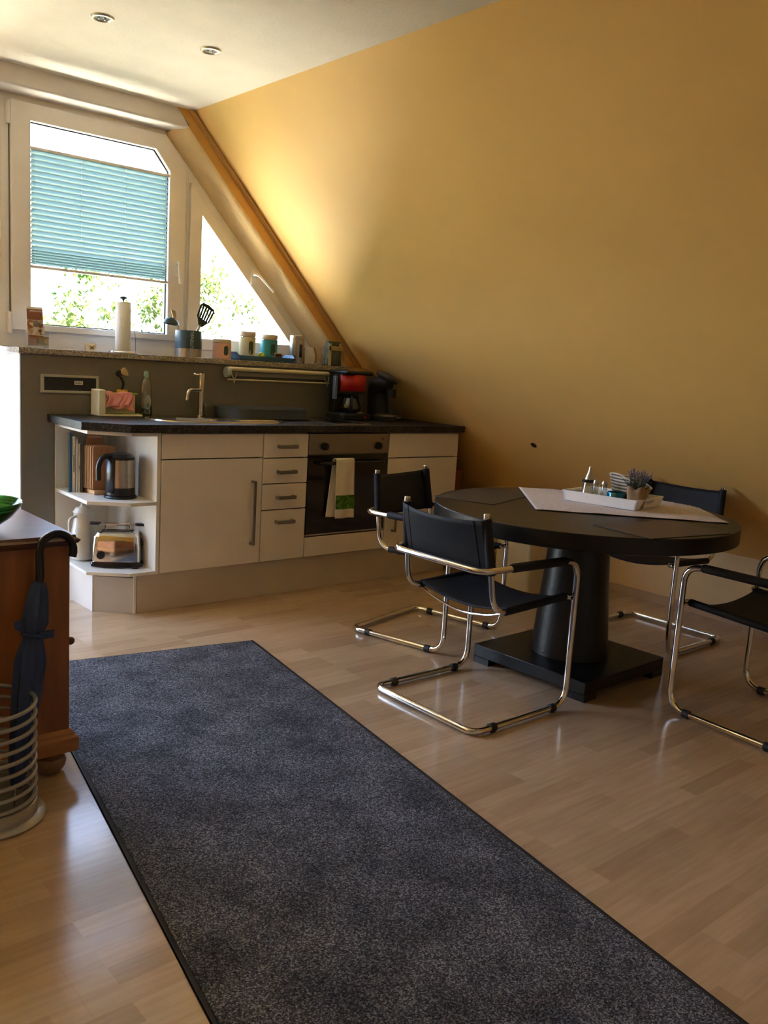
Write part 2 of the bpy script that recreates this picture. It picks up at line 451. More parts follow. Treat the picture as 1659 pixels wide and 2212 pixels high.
# solid gable beyond
mb = MB()
mb.prism([(nichex(NZ) - .05, NZ + 0.02), (xc + .2, NZ + .02), (2.9, 0.2), (2.9, 0), (2.2, 0), (2.2, 1.0), (nichex(1.25) - .04, 1.25)], YW + 0.02, 1.0, 'y')
struct(mb.build('wall_gable_right', gable_white, smooth=False))
struct(MB().box(LX0, YW + .02, NZ - 0.01, nichex(NZ), 1.0, 2.8).build('wall_gable_top', gable_white, smooth=False))
struct(MB().box(-4.6, YG, 0, -2.10, 1.0, 2.8).build('wall_gable_left', gable_white, smooth=False))

# windows: fixed frame, casement (chamfered), triangular light
def poly_frame():
    # casement outer / inner
    so_ = [(-0.447, 1.386), (0.541, 1.386), (0.541, 2.385), (0.405, 2.527), (-0.447, 2.527)]
    si_ = [(-0.347, 1.419), (0.436, 1.419), (0.436, 2.335), (0.348, 2.44), (-0.347, 2.44)]
    return so_, si_
so_, si_ = poly_frame()
fx = [(-0.54, 1.296), (0.556, 1.296), (0.556, 2.40), (0.40, 2.565), (-0.54, 2.565)]
win = struct(MB().ring(fx, [(-0.40, 1.40), (0.50, 1.40), (0.50, 2.36), (0.38, 2.48), (-0.40, 2.48)], YW + 0.006, YW + 0.075).build('window_1', white_pl, smooth=False, bevel=0.003))
mb = MB(); mb.ring(so_, si_, YW - 0.014, YW + 0.05)
cas = mb.build('casement_sash', white_pl, win, bevel=0.004, smooth=False)
MB().ring([(-0.349, 1.417), (0.438, 1.417), (0.438, 2.337), (0.349, 2.442), (-0.349, 2.442)], [(-0.341, 1.425), (0.430, 1.425), (0.430, 2.332), (0.344, 2.434), (-0.341, 2.434)], YW + 0.012, YW + 0.02).build('seal', rubber, cas, smooth=False)
MB().prism(si_, YW + 0.022, YW + 0.028, 'y').build('pane', win_glass, cas, smooth=False)
mb = MB()
mb.box(0.470, YW - 0.020, 1.755, 0.500, YW - 0.012, 1.855)
mb.cyl((0.485, YW - .02, 1.83), (0.485, YW - .045, 1.83), 0.009, n=12)
mb.tube(fillet([(0.485, YW - .045, 1.838), (0.487, YW - .052, 1.80), (0.497, YW - .052, 1.715)], .02), 0.009, 8)
mb.build('handle', M('white handle plastic', (0.82, 0.80, 0.76), 0.3), win, bevel=0.001)
for z in (2.30, 1.40):
    mb = MB().cyl((0.546, YW - .012, z - .05), (0.546, YW - .012, z + .05), .007, n=10)
    mb.box(0.541, YW - .016, z - .035, 0.556, YW + .004, z + .035)
    mb.build('hinge', white_pl, win, bevel=.001)
for z in (2.46, 1.42):
    mb = MB().cyl((-0.455, YW - .012, z - .055), (-0.455, YW - .012, z + .055), .009, n=10)
    mb.box(-0.466, YW - .014, z - .055, -0.449, YW + .004, z + .055)
    mb.build('hinge', white_pl, win, bevel=.001)
for x0_, x1_, z0_, z1_ in ((.5412, .5475, 1.39, 2.39), (-.4530, -.4472, 1.39, 2.52)):
    MB().box(x0_, YW + .001, z0_, x1_, YW + .0058, z1_).build('seal', M('grey seal', (.16, .14, .12), .7), win)
# triangular light
d46 = 2.165 / 2.269
def tx(z, off=0): return 1.311 - (z - 1.429) * (1.311 - 0.645) / (2.128 - 1.429) + off
t_in = [(0.650, 1.412), (1.325, 1.412), (0.650, 2.125)]
t_out = [(0.572, 1.345), (1.475, 1.345), (0.572, 2.30)]
t_fix = [(0.556, 1.296), (1.60, 1.296), (0.556, 2.393)]
win2 = struct(MB().ring(t_fix, [(0.61, 1.37), (1.40, 1.37), (0.61, 2.22)], YW + 0.006, YW + 0.075).build('window_2', white_pl, smooth=False, bevel=0.003))
sash2 = MB().ring(t_out, t_in, YW - 0.014, YW + 0.05).build('triangular_sash', white_pl, win2, smooth=False, bevel=.004)
MB().prism(t_in, YW + 0.022, YW + 0.028, 'y').build('pane', win_glass, sash2, smooth=False)
mb = MB()
mb.box(0.995, YW - 0.022, 1.765, 1.028, YW - 0.012, 1.845)
mb.tube(fillet([(1.010, YW - .012, 1.825), (1.010, YW - .055, 1.825), (1.03, YW - .06, 1.82), (1.140, YW - .058, 1.735)], .015), 0.009, 8)
mb.build('handle', MATS['white handle plastic'], win2)
# balcony door left of the apron, mostly out of view
dr = struct(MB().ring([(-2.12, 0), (-0.530, 0), (-0.530, 2.565), (-2.12, 2.565)], [(-2.02, 0.04), (-0.60, 0.04), (-0.60, 2.50), (-2.02, 2.50)], YW + 0.0, YW + 0.07).build('door_1', white_pl, smooth=False, bevel=.003))
MB().ring([(-2.06, 0.03), (-0.555, 0.03), (-0.555, 2.54), (-2.06, 2.54)], [(-1.96, 0.14), (-0.66, 0.14), (-0.66, 2.44), (-1.96, 2.44)], YW - 0.014, YW + 0.05).build('door_leaf', white_pl, dr, smooth=False, bevel=.004)
MB().box(-1.97, YW + .02, 0.13, -0.65, YW + .026, 2.45).build('door_pane', win_glass, dr, smooth=False)
MB().cyl((-0.545, YW - .018, 2.50), (-0.545, YW - .018, 2.55), .008).build('hinge', white_pl, dr)
mb = MB(); mb.tube([(-0.512, YW - .03, 2.54), (-0.512, YW - .03, 1.62), (-0.508, YW - .03, 1.612), (-0.504, YW - .03, 1.62), (-0.504, YW - .03, 2.54)], .0022, 6)
tag(mb.build('pull_cord', M('cream cord', (0.75, 0.70, 0.55), 0.6)), 'thin cream pull cord hanging in a loop left of the casement window', 'cord')

# pleated blind
BX0, BX1 = -0.349, 0.434
BZT, BZB = 2.318, 1.716
def blind_mat():
    mt = bpy.data.materials.new('teal pleated fabric'); mt.use_nodes = True
    N, L = nodes(mt); N.remove(N['Principled BSDF'])
    tc = N.new('ShaderNodeTexCoord'); wv = N.new('ShaderNodeTexNoise'); wv.inputs['Scale'].default_value = 300
    L.new(tc.outputs['Object'], wv.inputs['Vector'])
    r = N.new('ShaderNodeValToRGB'); r.color_ramp.elements[0].color = (0.22, 0.31, 0.295, 1); r.color_ramp.elements[1].color = (0.28, 0.375, 0.36, 1)
    L.new(wv.outputs['Fac'], r.inputs['Fac'])
    d = N.new('ShaderNodeBsdfDiffuse'); t = N.new('ShaderNodeBsdfTranslucent')
    L.new(r.outputs['Color'], d.inputs['Color']); L.new(r.outputs['Color'], t.inputs['Color'])
    mx = N.new('ShaderNodeMixShader'); mx.inputs['Fac'].default_value = 0.35
    L.new(d.outputs[0], mx.inputs[1]); L.new(t.outputs[0], mx.inputs[2])
    L.new(mx.outputs[0], N['Material Output'].inputs['Surface'])
    return mt
blind = thing('pleated_blind', (0, YW - 0.0, BZB), 'teal pleated blind drawn over the middle of the casement window', 'blind')
zs = []
z = BZT - 0.012
while z > BZB + 0.10:
    zs.append(z); z -= 0.0135
while z > BZB + 0.008:
    zs.append(z); z -= 0.0070
mb = MB()
rows = [[(x, YW + (0.011 if i % 2 else -0.009), z - 0) for x in (BX0 + .006, BX1 - .006)] for i, z in enumerate(zs)]
vs = [p for r in rows for p in r]
mb.faces([Vector((p[0], p[1] - YW, p[2] - BZB)) for p in vs], [(2 * i, 2 * i + 1, 2 * i + 3, 2 * i + 2) for i in range(len(rows) - 1)])
mb.build('pleated_fabric', blind_mat(), blind, smooth=False)
rail_m = M('blind rail aluminium', (0.80, 0.76, 0.70), 0.4)
MB().box(BX0, -0.012, BZT - BZB - .014, BX1, 0.010, BZT - BZB).build('top_rail', rail_m, blind, bevel=.002)
MB().box(BX0, -0.012, -0.006, BX1, 0.010, 0.008).build('bottom_rail', rail_m, blind, bevel=.002)
for x in (-0.322, -0.075, 0.175, 0.408):
    MB().tube([(x, -0.001, 0), (x, -0.001, BZT - BZB)], .0009, 5).build('cord', M('white cord', (.9, .9, .88), .6), blind)

# ceiling spots
for i, (x, y, lb) in enumerate(((-0.42, -0.235, 'recessed ceiling spotlight nearer the left edge of the photo'), (0.074, -0.251, 'recessed ceiling spotlight nearer the yellow sloping wall'))):
    s = thing('recessed_spotlight', (x, y, ZC), lb, 'ceiling light', 'recessed spotlights in the ceiling')
    MB().lathe([(0.028, 0.004), (0.031, -0.004), (0.036, -0.009), (0.044, -0.008), (0.048, -0.001), (0.048, 0.004)], caps=False).build('trim_ring', M('brushed nickel', (0.62, 0.58, 0.48), .3, 1), s)
    MB().lathe([(0.001, -0.0025), (0.030, -0.004), (0.030, 0.004), (.001, .004)]).build('recess_shade', M('dark reflector', (.06, .05, .04), .3), s)  # flush dark disc, painted as the shade inside the spot opening
    for k in range(3):
        a = k * 2.1 + .5
        MB().sphere((.014 * cos(a), .014 * sin(a), -0.005), .004, 6).build('bulb', chrome, s)

# ------------------------------------------------------------ rug
th = -0.1757; rc, rs = cos(th), sin(th)
R0 = Vector((0.159, -0.644, 0)); E = Vector((-rc, -rs, 0)); D = Vector((rs, -rc, 0))
RW, RL = 0.99, 4.4
rug = thing('carpet_runner', tuple(R0 + E * RW / 2 + D * RL / 2), 'long grey speckled carpet runner lying on the laminate floor', 'rug', rz=th)
def rug_box(x0, y0, x1, y1, z0, z1): return MB().box(x0, y0, z0, x1, y1, z1)
rb = MB().box(-RW / 2 + .012, -RL / 2 + .012, 0.001, RW / 2 - .012, RL / 2 - .012, 0.011).build('pile', rug_m, rug, bevel=.003)
mb = MB()
mb.box(-RW / 2, -RL / 2, 0.0005, -RW / 2 + .012, RL / 2, 0.0085); mb.box(RW / 2 - .012, -RL / 2, 0.0005, RW / 2, RL / 2, 0.0085)
mb.box(-RW / 2, -RL / 2, 0.0005, RW / 2, -RL / 2 + .012, 0.0085); mb.box(-RW / 2, RL / 2 - .012, 0.0005, RW / 2, RL / 2, 0.0085)
mb.build('binding', rug_e, rug, bevel=.002)

# ------------------------------------------------------------ kitchen
ZT, ZB, PZ = 0.905, 0.205, 0.2
# corner shelf unit
sh = [(-0.310, 0.588), (-0.325, 0.13), (-0.155, 0.0), (-0.021, 0.0), (-0.021, 0.588)]
us = thing('corner_shelf_unit', (-0.16, 0.3, 0), 'white open corner shelf unit with angled shelves holding kettle and toaster', 'shelf unit')
def L_(p, o=(-0.16, 0.3)): return [(a - o[0], b - o[1]) for a, b in p]
shw = M('white melamine shelf', (0.82, 0.80, 0.77), 0.35)
MB().prism(L_(sh), 0.557, 0.575).build('shelf', shw, us, bevel=.001)
MB().prism(L_(sh), 0.203, 0.219).build('shelf', shw, us, bevel=.001)
MB().prism(L_(sh), 0.903, 0.920).build('top_panel', shw, us, bevel=.001)
MB().box(-0.150, 0.278, 0.205, 0.139, 0.290, 0.92).build('back_panel', cabin, us)
MB().box(0.139, -0.300, 0.203, 0.158, 0.290, 0.92).build('side_panel', cabin, us, bevel=.001)
mb = MB()
mb.prism(L_([(-0.290, 0.585), (-0.275, 0.175), (-0.262, 0.175), (-0.277, 0.585)]), 0, 0.203)
mb.build('plinth_panel', shw, us)
a, b_ = Vector((-0.268, 0.172, 0)), Vector((-0.118, 0.040, 0))
mb = MB().prism(L_([(a.x, a.y), (b_.x, b_.y), (b_.x + .008, b_.y + .012), (a.x + .008, a.y + .012)]), 0, 0.183)
mb.build('plinth_panel', M('grey plinth board', (0.62, 0.60, 0.57), 0.5), us)
mb = MB().prism(L_([(a.x + .012, a.y + .016), (b_.x + .012, b_.y + .016), (b_.x + .016, b_.y + .022), (a.x + .016, a.y + .022)]), 0.16, 0.2025)
mb.build('slot_shade_strip', black_mt, us)  # black strip added as the shade inside the plinth slot
MB().box(-0.118 + .16, 0.036 - .3, 0, -0.104 + .16, 0.05 - .3, 0.203).build('plinth_post', shw, us)

def cabinet(name, x0, x1, label):
    t = thing(name, ((x0 + x1) / 2, 0.3, 0), label, 'cabinet')
    hw = (x1 - x0) / 2
    mb = MB()
    for xx in (-hw + .001, hw - .017): mb.box(xx, -0.280, ZB, xx + .016, 0.285, ZT + .012)
    mb.box(-hw + .017, -0.28, ZB, hw - .017, 0.285, ZB + .016); mb.box(-hw + .017, 0.275, ZB, hw - .017, 0.285, ZT); mb.box(-hw + .017, -0.28, ZT - .004, hw - .017, 0.285, ZT + .012)
    mb.build('carcass', cabin, t)
    return t, hw
def front(t, name, hw, z0, z1):
    return MB().box(-hw + .003, -0.300, z0, hw - .003, -0.281, z1).build(name, cab, t, bevel=.002)
def bar_handle(parent, x0, x1, z, y=-0.330):
    mb = MB().box(x0, y - .006, z - .010, x1, y + .002, z + .010)
    mb.box(x0, y, z - .009, x0 + .012, -0.3, z + .009); mb.box(x1 - .012, y, z - .009, x1, -0.3, z + .009)
    return mb.build('handle', steel_d, parent, bevel=.0015)
def bar_handle_v(parent, z0, z1, x, y=-0.330):
    mb = MB().box(x - .008, y - .006, z0, x + .008, y + .002, z1)
    mb.box(x - .007, y, z0, x + .007, -0.3, z0 + .012); mb.box(x - .007, y, z1 - .012, x + .007, -0.3, z1)
    return mb.build('handle', steel_d, parent, bevel=.0015)
t, hw = cabinet('sink_cabinet', 0.0, 0.6, 'wide cream sink cabinet with long vertical bar handle beside the open shelves')
front(t, 'false_front', hw, 0.789, 0.914)
d = front(t, 'door', hw, ZB, 0.783); bar_handle_v(d, 0.31, 0.663, 0.237)
t, hw = cabinet('drawer_cabinet', 0.6, 0.9, 'narrow cream cabinet with four drawers left of the oven')
for z0, z1, hz in ((0.784, 0.914, 0.846), (0.641, 0.778, 0.705), (0.495, 0.635, 0.563), (ZB, 0.489, 0.425)):
    d = front(t, 'drawer', hw, z0, z1); bar_handle(d, -0.060, 0.058, hz)
t, hw = cabinet('end_cabinet', 1.5, 2.1, 'cream cabinet right of the oven, at the end of the worktop')
front(t, 'drawer', hw, 0.767, 0.914)
d = front(t, 'door', hw, ZB, 0.761); bar_handle_v(d, 0.305, 0.66, -0.235)
# oven
ov = thing('built_in_oven', (1.2, 0.3, 0), 'built-in stainless oven with dark glass door and two black knobs', 'oven')
MB().box(-0.285, -0.28, 0.325, 0.285, 0.28, 0.905).build('oven_body', steel_d, ov)
cp = MB().box(-0.297, -0.300, 0.797, 0.297, -0.281, 0.915).build('control_panel', M('oven steel', (0.36, 0.31, 0.255), 0.34, .85, mottle=.05, stretch=(.05, 1, 1), mscale=60), ov, bevel=.002)
for x in (-0.190, 0.212):
    k = MB(); k.cyl((x, -0.3, 0.842), (x, -0.322, 0.842), .023, .020, 24); k.box(x - .004, -0.328, 0.823, x + .004, -0.318, 0.861); k.build('knob', black_pl, cp, bevel=.001)
MB().cyl((0.244, -0.3, 0.884), (0.244, -0.303, 0.884), .006, n=12).build('indicator_lamp', M('dark red lens', (.25, .01, .01), .3), cp)
MB().box(-0.286, -0.3012, 0.862, 0.286, -0.3002, 0.8635).build('panel_line', steel_d, cp)
dr_ = MB().box(-0.295, -0.300, 0.330, 0.295, -0.281, 0.792).build('door', oven_gl, ov, bevel=.002)
dr_['label'] = 'dark glass oven door'
mb = MB(); mb.tube(fillet([(-0.230, -0.300, 0.748), (-0.230, -0.340, 0.748), (0.235, -0.340, 0.748), (0.235, -0.300, 0.748)], .02, 4), .0105, 10)
mb.build('handle', black_pl, dr_)
MB().box(-0.297, -0.302, 0.3255, 0.297, -0.281, 0.334).build('bottom_strip', steel, dr_)
MB().box(-0.297, -0.300, ZB, 0.297, -0.282, 0.318).build('bottom_panel', cab, ov, bevel=.002)
# plinth
tag(MB().box(-0.10, 0.036, 0, 2.08, 0.052, 0.2).build('plinth_board', M('shade darkened plinth', (0.62, 0.55, 0.47), 0.4, mottle=0.02), bevel=.001), 'long cream plinth board under the kitchen cabinets', 'plinth')  # board colour darkened to carry the shading of the recess
# towel
tw = thing('tea_towel', (1.125, -0.04, 0.75), 'white tea towel with a green apple print hanging on the oven handle', 'towel')
def towel_fn(x0, x1, ztop, zbot, yo, lean):
    def fn(u, v):
        z = ztop + (zbot - ztop) * v
        x = x0 + (x1 - x0) * u + lean * v
        return (x, yo + .004 * sin(u * 9 + v * 2) * (.3 + v), z)
    return fn
tow_m = M('white cotton', (0.83, 0.77, 0.66), .9, bump=.2, bscale=400)
mb = MB(); mb.grid(towel_fn(-0.066, 0.066, 0.015, -0.322, -0.018, 0.012), 14, 24)
mb.build('front_fold', tow_m, tw, solid=.004)
mb = MB(); mb.grid(towel_fn(-0.066, 0.062, 0.015, -0.318, 0.018, -0.030), 14, 24)
mb.build('back_fold', tow_m, tw, solid=.003)
mb = MB(); mb.grid(lambda u, v: (-0.066 + .132 * u, -0.018 * cos(pi * v), 0.015 + .013 * sin(pi * v) * 1.0 - .002), 10, 8)
mb.build('top_fold', tow_m, tw, solid=.004)
grn = speckle_mat('green apple print', [(0.02, 0.10, 0.005), (0.07, 0.22, 0.01), (0.15, 0.34, 0.03), (0.03, .12, .01)], 60, .8)
mb = MB()
def gp(u, v):
    x, y, z = towel_fn(-0.0665, 0.0665, 0.015, -0.322, -0.018, 0.012)(u, .60 + .24 * v)
    return (x, y - .0035, z)
mb.grid(gp, 14, 8); mb.build('green_print', grn, tw, solid=.001)

# worktop (with a hole for the sink bowl)
wt = [(-0.350, 0.59), (-0.352, 0.135), (-0.172, -0.024), (2.127, -0.024), (2.127, 0.59)]
wo = MB().prism(wt, 0.922, 0.962).build('worktop', worktop_m, bevel=.003)
tag(wo, 'long dark stone-effect kitchen worktop with chamfered left corner', 'worktop')
cut = MB().lathe([(0.165, -0.1), (0.165, 0.1)], (0.36, 0.30, 0.95), 48).build('tmp_cut', worktop_m)
bo = wo.modifiers.new('hole', 'BOOLEAN'); bo.object = cut; bo.operation = 'DIFFERENCE'
bpy.context.view_layer.update()
me = bpy.data.meshes.new_from_object(wo.evaluated_get(bpy.context.evaluated_depsgraph_get()))
wo.modifiers.clear(); wo.data = me
bpy.data.objects.remove(cut)
# lit end: pale edge strip on the chamfer
# sink
sk = thing('kitchen_sink', (0.48, 0.30, 0.962), 'oval stainless steel sink with drainer set into the dark worktop', 'sink')
def stadium(r, hl, n=24, cx=0):
    return [(cx + hl + r * cos(a), r * sin(a)) for a in [(-pi / 2 + pi * i / n) for i in range(n + 1)]] + [(cx - hl + r * cos(a), r * sin(a)) for a in [(pi / 2 + pi * i / n) for i in range(n + 1)]]
out = stadium(0.215, 0.19); 
n_ = len(out)
# plate surface: ring strips between outer stadium and bowl circle
hole = []
cxh = -0.12
for p in out:
    a = math.atan2(p[1], p[0] - cxh); hole.append((cxh + 0.158 * cos(a), 0.158 * sin(a)))
hole2 = [((p[0] - cxh) * 1.04 + cxh, p[1] * 1.04) for p in hole]
mb = MB(); mb.loft([[(p[0] * 1.0, p[1] * 1.0, 0.0005) for p in out], [(p[0] * .995, p[1] * .99, 0.007) for p in out], [(p[0] * .96, p[1] * .93, 0.003) for p in out], [(*p, 0.003) for p in hole2], [(*p, 0.0) for p in hole], [(cxh + (p[0] - cxh) * .9, p[1] * .9, -0.13) for p in hole], [(cxh + (p[0] - cxh) * .7, p[1] * .7, -0.15) for p in hole]], cap0=False, cap1=True)
mb.build('sink_bowl', M('sink steel', (0.62, 0.58, 0.52), .22, 1), sk)
for k in range(7):
    y = -0.10 + k * .033
    MB().tube([(0.09, y, .004), (0.34, y, .004)], .003, 6).build('drainer_rib', MATS['sink steel'], sk)
# tap
tp = thing('kitchen_tap', (0.508, 0.53, 0.969), 'brushed steel single lever tap behind the sink', 'tap')
MB().lathe([(0.024, 0), (0.024, .006), (.0185, .008), (.0185, .150), (.0178, .151), (.0178, .153), (.0185, .154), (.0185, .236), (.016, .241)]).build('tap_body', M('polished steel', (.66, .63, .58), .2, 1), tp)
MB().tube(fillet([(0, 0, .145), (-0.115, -0.06, .148), (-0.125, -0.065, .088)], .045, 8), .0115, 12).build('spout', MATS['polished steel'], tp)
mb = MB().cyl((-.01, -.004, .232), (-0.060, -0.022, .232), .0055, n=10); mb.cyl((-0.056, -.02, .232), (-0.070, -.026, .231), .010, n=14)
mb.build('lever', chrome, tp)
# hob
hb = thing('ceramic_hob', (1.25, 0.285, 0.9625), 'narrow black ceramic hob set in the worktop left of the coffee machines', 'hob')
MB().box(-0.130, -0.235, 0, 0.130, 0.235, .005).build('glass_plate', black_gl, hb, bevel=.001)
mb = MB(); mb.box(-.135, -.24, 0, .135, -.235, .0062); mb.box(-.135, .235, 0, .135, .24, .0062); mb.box(-.135, -.235, 0, -.13, .235, .0062); mb.box(.13, -.235, 0, .135, .235, .0062)
mb.build('frame', steel, hb)
for (x, y, r) in ((0, -.115, .09), (0, .115, .08)):
    MB().lathe([(r, .0052), (r, .0056), (r - .002, .0056), (r - .002, .0052)], (x, y, 0), 40, caps=False).build('cooking_zone', M('grey ring print', (.12, .12, .12), .4), hb)

# socket strip
ss = thing('socket_strip', (-0.228, 0.592, 1.12), 'long grey framed black socket strip on the olive splashback', 'socket strip')
MB().ring([(-.157, -.047), (.150, -.047), (.150, .047), (-.157, .047)], [(-.139, -.034), (.135, -.034), (.135, .034), (-.139, .034)], -.010, 0).build('frame', M('socket frame', (.42, .40, .35), .4), ss, bevel=.002)
MB().box(-.139, -.008, -.034, .135, -.001, .034).build('insert', black_mt, ss)
for x in (-.10, -.03, .107):
    MB().lathe([(.020, 0), (.024, 0), (.024, .003), (.020, .003)], (0, 0, 0), 24, mat=Matrix.Translation((x, -.008, 0)) @ Matrix.Rotation(pi / 2, 4, 'X'), caps=False).build('socket_ring', black_pl, ss)
lbl = MB().box(.018, -.0105, -.002, .063, -.0085, .018).build('paper_label', M('white sticker', (.72, .70, .62), .7), ss)
text('sticker_text', 'Boiler', .014, black_mt, lbl, (.040, -.0112, .008), (pi / 2, 0, 0))

# under-ledge lamp / towel rail
rl_ = thing('under_ledge_lamp', (1.07, 0.56, 1.21), 'cream tube lamp with utensil rail mounted under the granite ledge', 'lamp')
crm = M('cream enamel', (.72, .66, .48), .35)
MB().cyl((-.375, -.012, .034), (.395, -.012, .034), .013, n=16).build('lamp_tube', crm, rl_)
MB().box(-.36, -.002, -.008, .36, .03, .022).build('lamp_housing', M('grey housing', (.25, .24, .22), .5), rl_, bevel=.004)
MB().cyl((-.395, -.01, .014), (-.370, -.01, .014), .030, n=24).build('end_cap', M('grey cap', (.36, .37, .34), .5), rl_)
MB().cyl((-.385, -.02, -.028), (.375, -.02, -.026), .005, n=10).build('rail', crm, rl_)
for x in (-.345, .338):
    mb = MB(); mb.tube([(x - .022, -.018, .02), (x - .01, -.025, -.012), (x, -.026, -.022), (x + .01, -.025, -.012), (x + .02, -.018, .016)], .0035, 6); mb.cyl((x, -.026, -.018), (x, -.026, -.048), .004, n=8)
    mb.build('hook_bracket', M('pewter', (.5, .47, .38), .35, .6), rl_)

# ------------------------------------------------------------ things on the ledge (z = 1.2972)
LZ = 1.2972
def lathe_thing(name, loc, label, cat, parts, group=None, n=28):
    t = thing(name, loc, label, cat, group)
    for pn, prof, mat in parts: MB().lathe(prof, n=n).build(pn, mat, t)
    return t
# brochure holder
bh = thing('brochure_holder', (-0.363, 0.68, LZ), 'clear two-tier brochure holder at the left end of the granite ledge', 'holder')
acr = glass_mat('acrylic', (.95, .96, .98), .16, .05)
mb = MB(); mb.box(-.050, -.01, 0, .050, .045, .003); mb.box(-.050, .03, 0, .050, .033, .20, Matrix.Rotation(RD(-6), 4, 'X')); mb.box(-.05, -.012, 0, .05, -.010, .055); mb.box(-.052, -.012, 0, -.050, .04, .075); mb.box(.050, -.012, 0, .052, .04, .075)
mb.build('holder_body', acr, bh)
tag(MB().box(-.010, -.0095, .003, .050, -.0065, .058).build('postcard', speckle_mat('landscape print', [(.10, .14, .02), (.35, .22, .05), (.12, .12, .05), (.55, .38, .18)], 45, .5), None), 'small landscape postcard in the front of the brochure holder', 'card')
pc = bpy.data.objects['postcard']; pc.location = (-0.363, 0.68, LZ)
bro = thing('brochure', (-0.363, 0.68, LZ), 'tall brown and white food brochure leaning in the clear holder', 'brochure')
rotb = Matrix.Rotation(RD(-7), 4, 'X')
MB().box(-.047, .016, .010, .037, .021, .212, rotb).build('sheet', M('brochure paper', (.78, .74, .68), .6), bro)
MB().box(-.045, .0145, .145, .035, .0155, .200, rotb).build('title_panel', M('brown ink', (.26, .09, .04), .6), bro)
MB().box(-.045, .0145, .070, .035, .0155, .143, rotb).build('photo_panel', speckle_mat('food photo print', [(.03, .02, .02), (.35, .12, .05), (.65, .58, .5), (.12, .08, .06)], 55, .6), bro)
MB().box(-.045, .0145, .012, .035, .0155, .066, rotb).build('photo_panel', M('rust ink', (.30, .08, .04), .6), bro)
text('brochure_text', 'SPEZIALIT\u00c4TEN', .010, M('white ink', (.8, .78, .74), .6), bro, (-.005, .010 - .0, .185), (pi / 2 - RD(7) * 1, 0, 0))
# tent card
tcd = thing('tent_card', (-0.100, 0.64, LZ), 'small folded card with a no smoking sketch on the ledge', 'card')
mb = MB().prism([(-.016, 0), (-.015, 0), (0, .038), (.015, 0), (.016, 0), (0, .041)], -.030, .030, 'x')
mb.build('folded_card', M('cream card', (.72, .66, .52), .7), tcd)
MB().tube([(-.008, -.0135, .010), (.012, -.0065, .027)], .0012, 5).build('printed_cross', black_mt, tcd)
MB().tube([(.012, -.0135, .010), (-.008, -.0065, .027)], .0012, 5).build('printed_cross', black_mt, tcd)
# paper towel stand
ps = thing('paper_towel_stand', (0.098, 0.68, LZ), 'chrome paper towel stand with round base on the ledge', 'stand')
MB().lathe([(.078, 0), (.080, .004), (.078, .009), (.005, .010)]).build('base', chrome, ps)
MB().cyl((0, 0, .009), (0, 0, .288), .005, n=10).build('rod', chrome, ps)
MB().lathe([(.006, .282), (.008, .29), (.020, .294), (.021, .300), (.012, .305), (.001, .306)], n=20).build('knob', M('dark green knob', (.05, .07, .055), .4), ps)
MB().tube(fillet([(.070, -.01, .009), (.058, -.035, .06), (.047, -.032, .20), (.012, -.01, .288)], .04), .002, 6).build('side_wire', steel_d, ps)
tr_ = MB().lathe([(.012, .012), (.040, .012), (.041, .014), (.041, .272), (.040, .274), (.012, .274)], caps=False).build('paper_towel_roll', M('kitchen paper', (.86, .84, .78), .9, bump=.5, bscale=150))
tr_.location = (0.098, 0.68, LZ); tag(tr_, 'white kitchen paper roll upright on its chrome stand', 'paper roll')
# utensil pot
up_ = thing('utensil_pot', (0.494, 0.67, LZ), 'dark blue utensil pot with steel lower band left of the pink jar', 'pot')
MB().lathe([(.001, .001), (.076, .001), (.076, .050), (.074, .051)], n=40).build('steel_band', steel, up_)
MB().lathe([(.077, .048), (.077, .149), (.075, .150), (.073, .149), (.073, .01), (.001, .006)], n=40, caps=False).build('pot_wall', M('petrol enamel', (.045, .085, .10), .35), up_)
# label text on the surface facing the camera
aa = math.atan2(-4.7, -2.5) + .26
text('utensil_text', 'UTENSIL', .026, M('off white print', (.7, .72, .7), .6), up_, (.0778 * cos(aa), .0778 * sin(aa), .098), (pi / 2, -pi / 2, aa + pi / 2))
up_.children[-1].rotation_euler = (Matrix.Rotation(aa + pi / 2, 4, 'Z') @ Matrix.Rotation(pi / 2, 4, 'X') @ Matrix.Rotation(pi / 2, 4, 'Z')).to_euler()
blk = M('dark green nylon', (.018, .03, .025), .45)
stl = M('worn utensil steel', (.55, .5, .42), .35, .9)
sp_ = thing('slotted_spatula', (0.50, 0.665, LZ + .02), 'black slotted spatula standing up out of the utensil pot', 'spatula')
hd = Vector((0.060, 0, .155)); 
mb = MB(); mb.tube([(-.025, 0, .0), (0.062, 0, .168)], .006, 8); mb.build('handle', stl, sp_)
mb = MB()
ang = RD(-24); Mx = Matrix.Translation((0.062, -.002, .160)) @ Matrix.Rotation(-ang, 4, 'Y') @ Matrix.Diagonal((1.2, 1, 1.15, 1))
def bx(x0, z0, x1, z1): mb.prism([(x0, z0), (x1, z0), (x1, z1), (x0, z1)], -.002, .002, 'y', Mx)
mb.prism([(-.010, 0), (.010, 0), (.034, .038), (-.034, .038)], -.002, .002, 'y', Mx)
for i in range(6):
    xx = -.037 + i * .0130; ww = .0085
    mb.prism([(xx, .036), (xx + ww, .036), (xx * 1.16 + ww, .102), (xx * 1.16, .102)], -.002, .002, 'y', Mx)
mb.prism([(-.040, .100), (.036, .100), (.034, .112), (.0, .118), (-.034, .114)], -.002, .002, 'y', Mx)
mb.build('slotted_blade', blk, sp_, smooth=False)
ld = thing('soup_ladle', (0.46, 0.665, LZ + .02), 'dark soup ladle hooked over the left of the utensil pot', 'ladle')
MB().tube([(.02, 0, 0), (-.045, 0, .165)], .005, 8).build('handle', stl, ld)
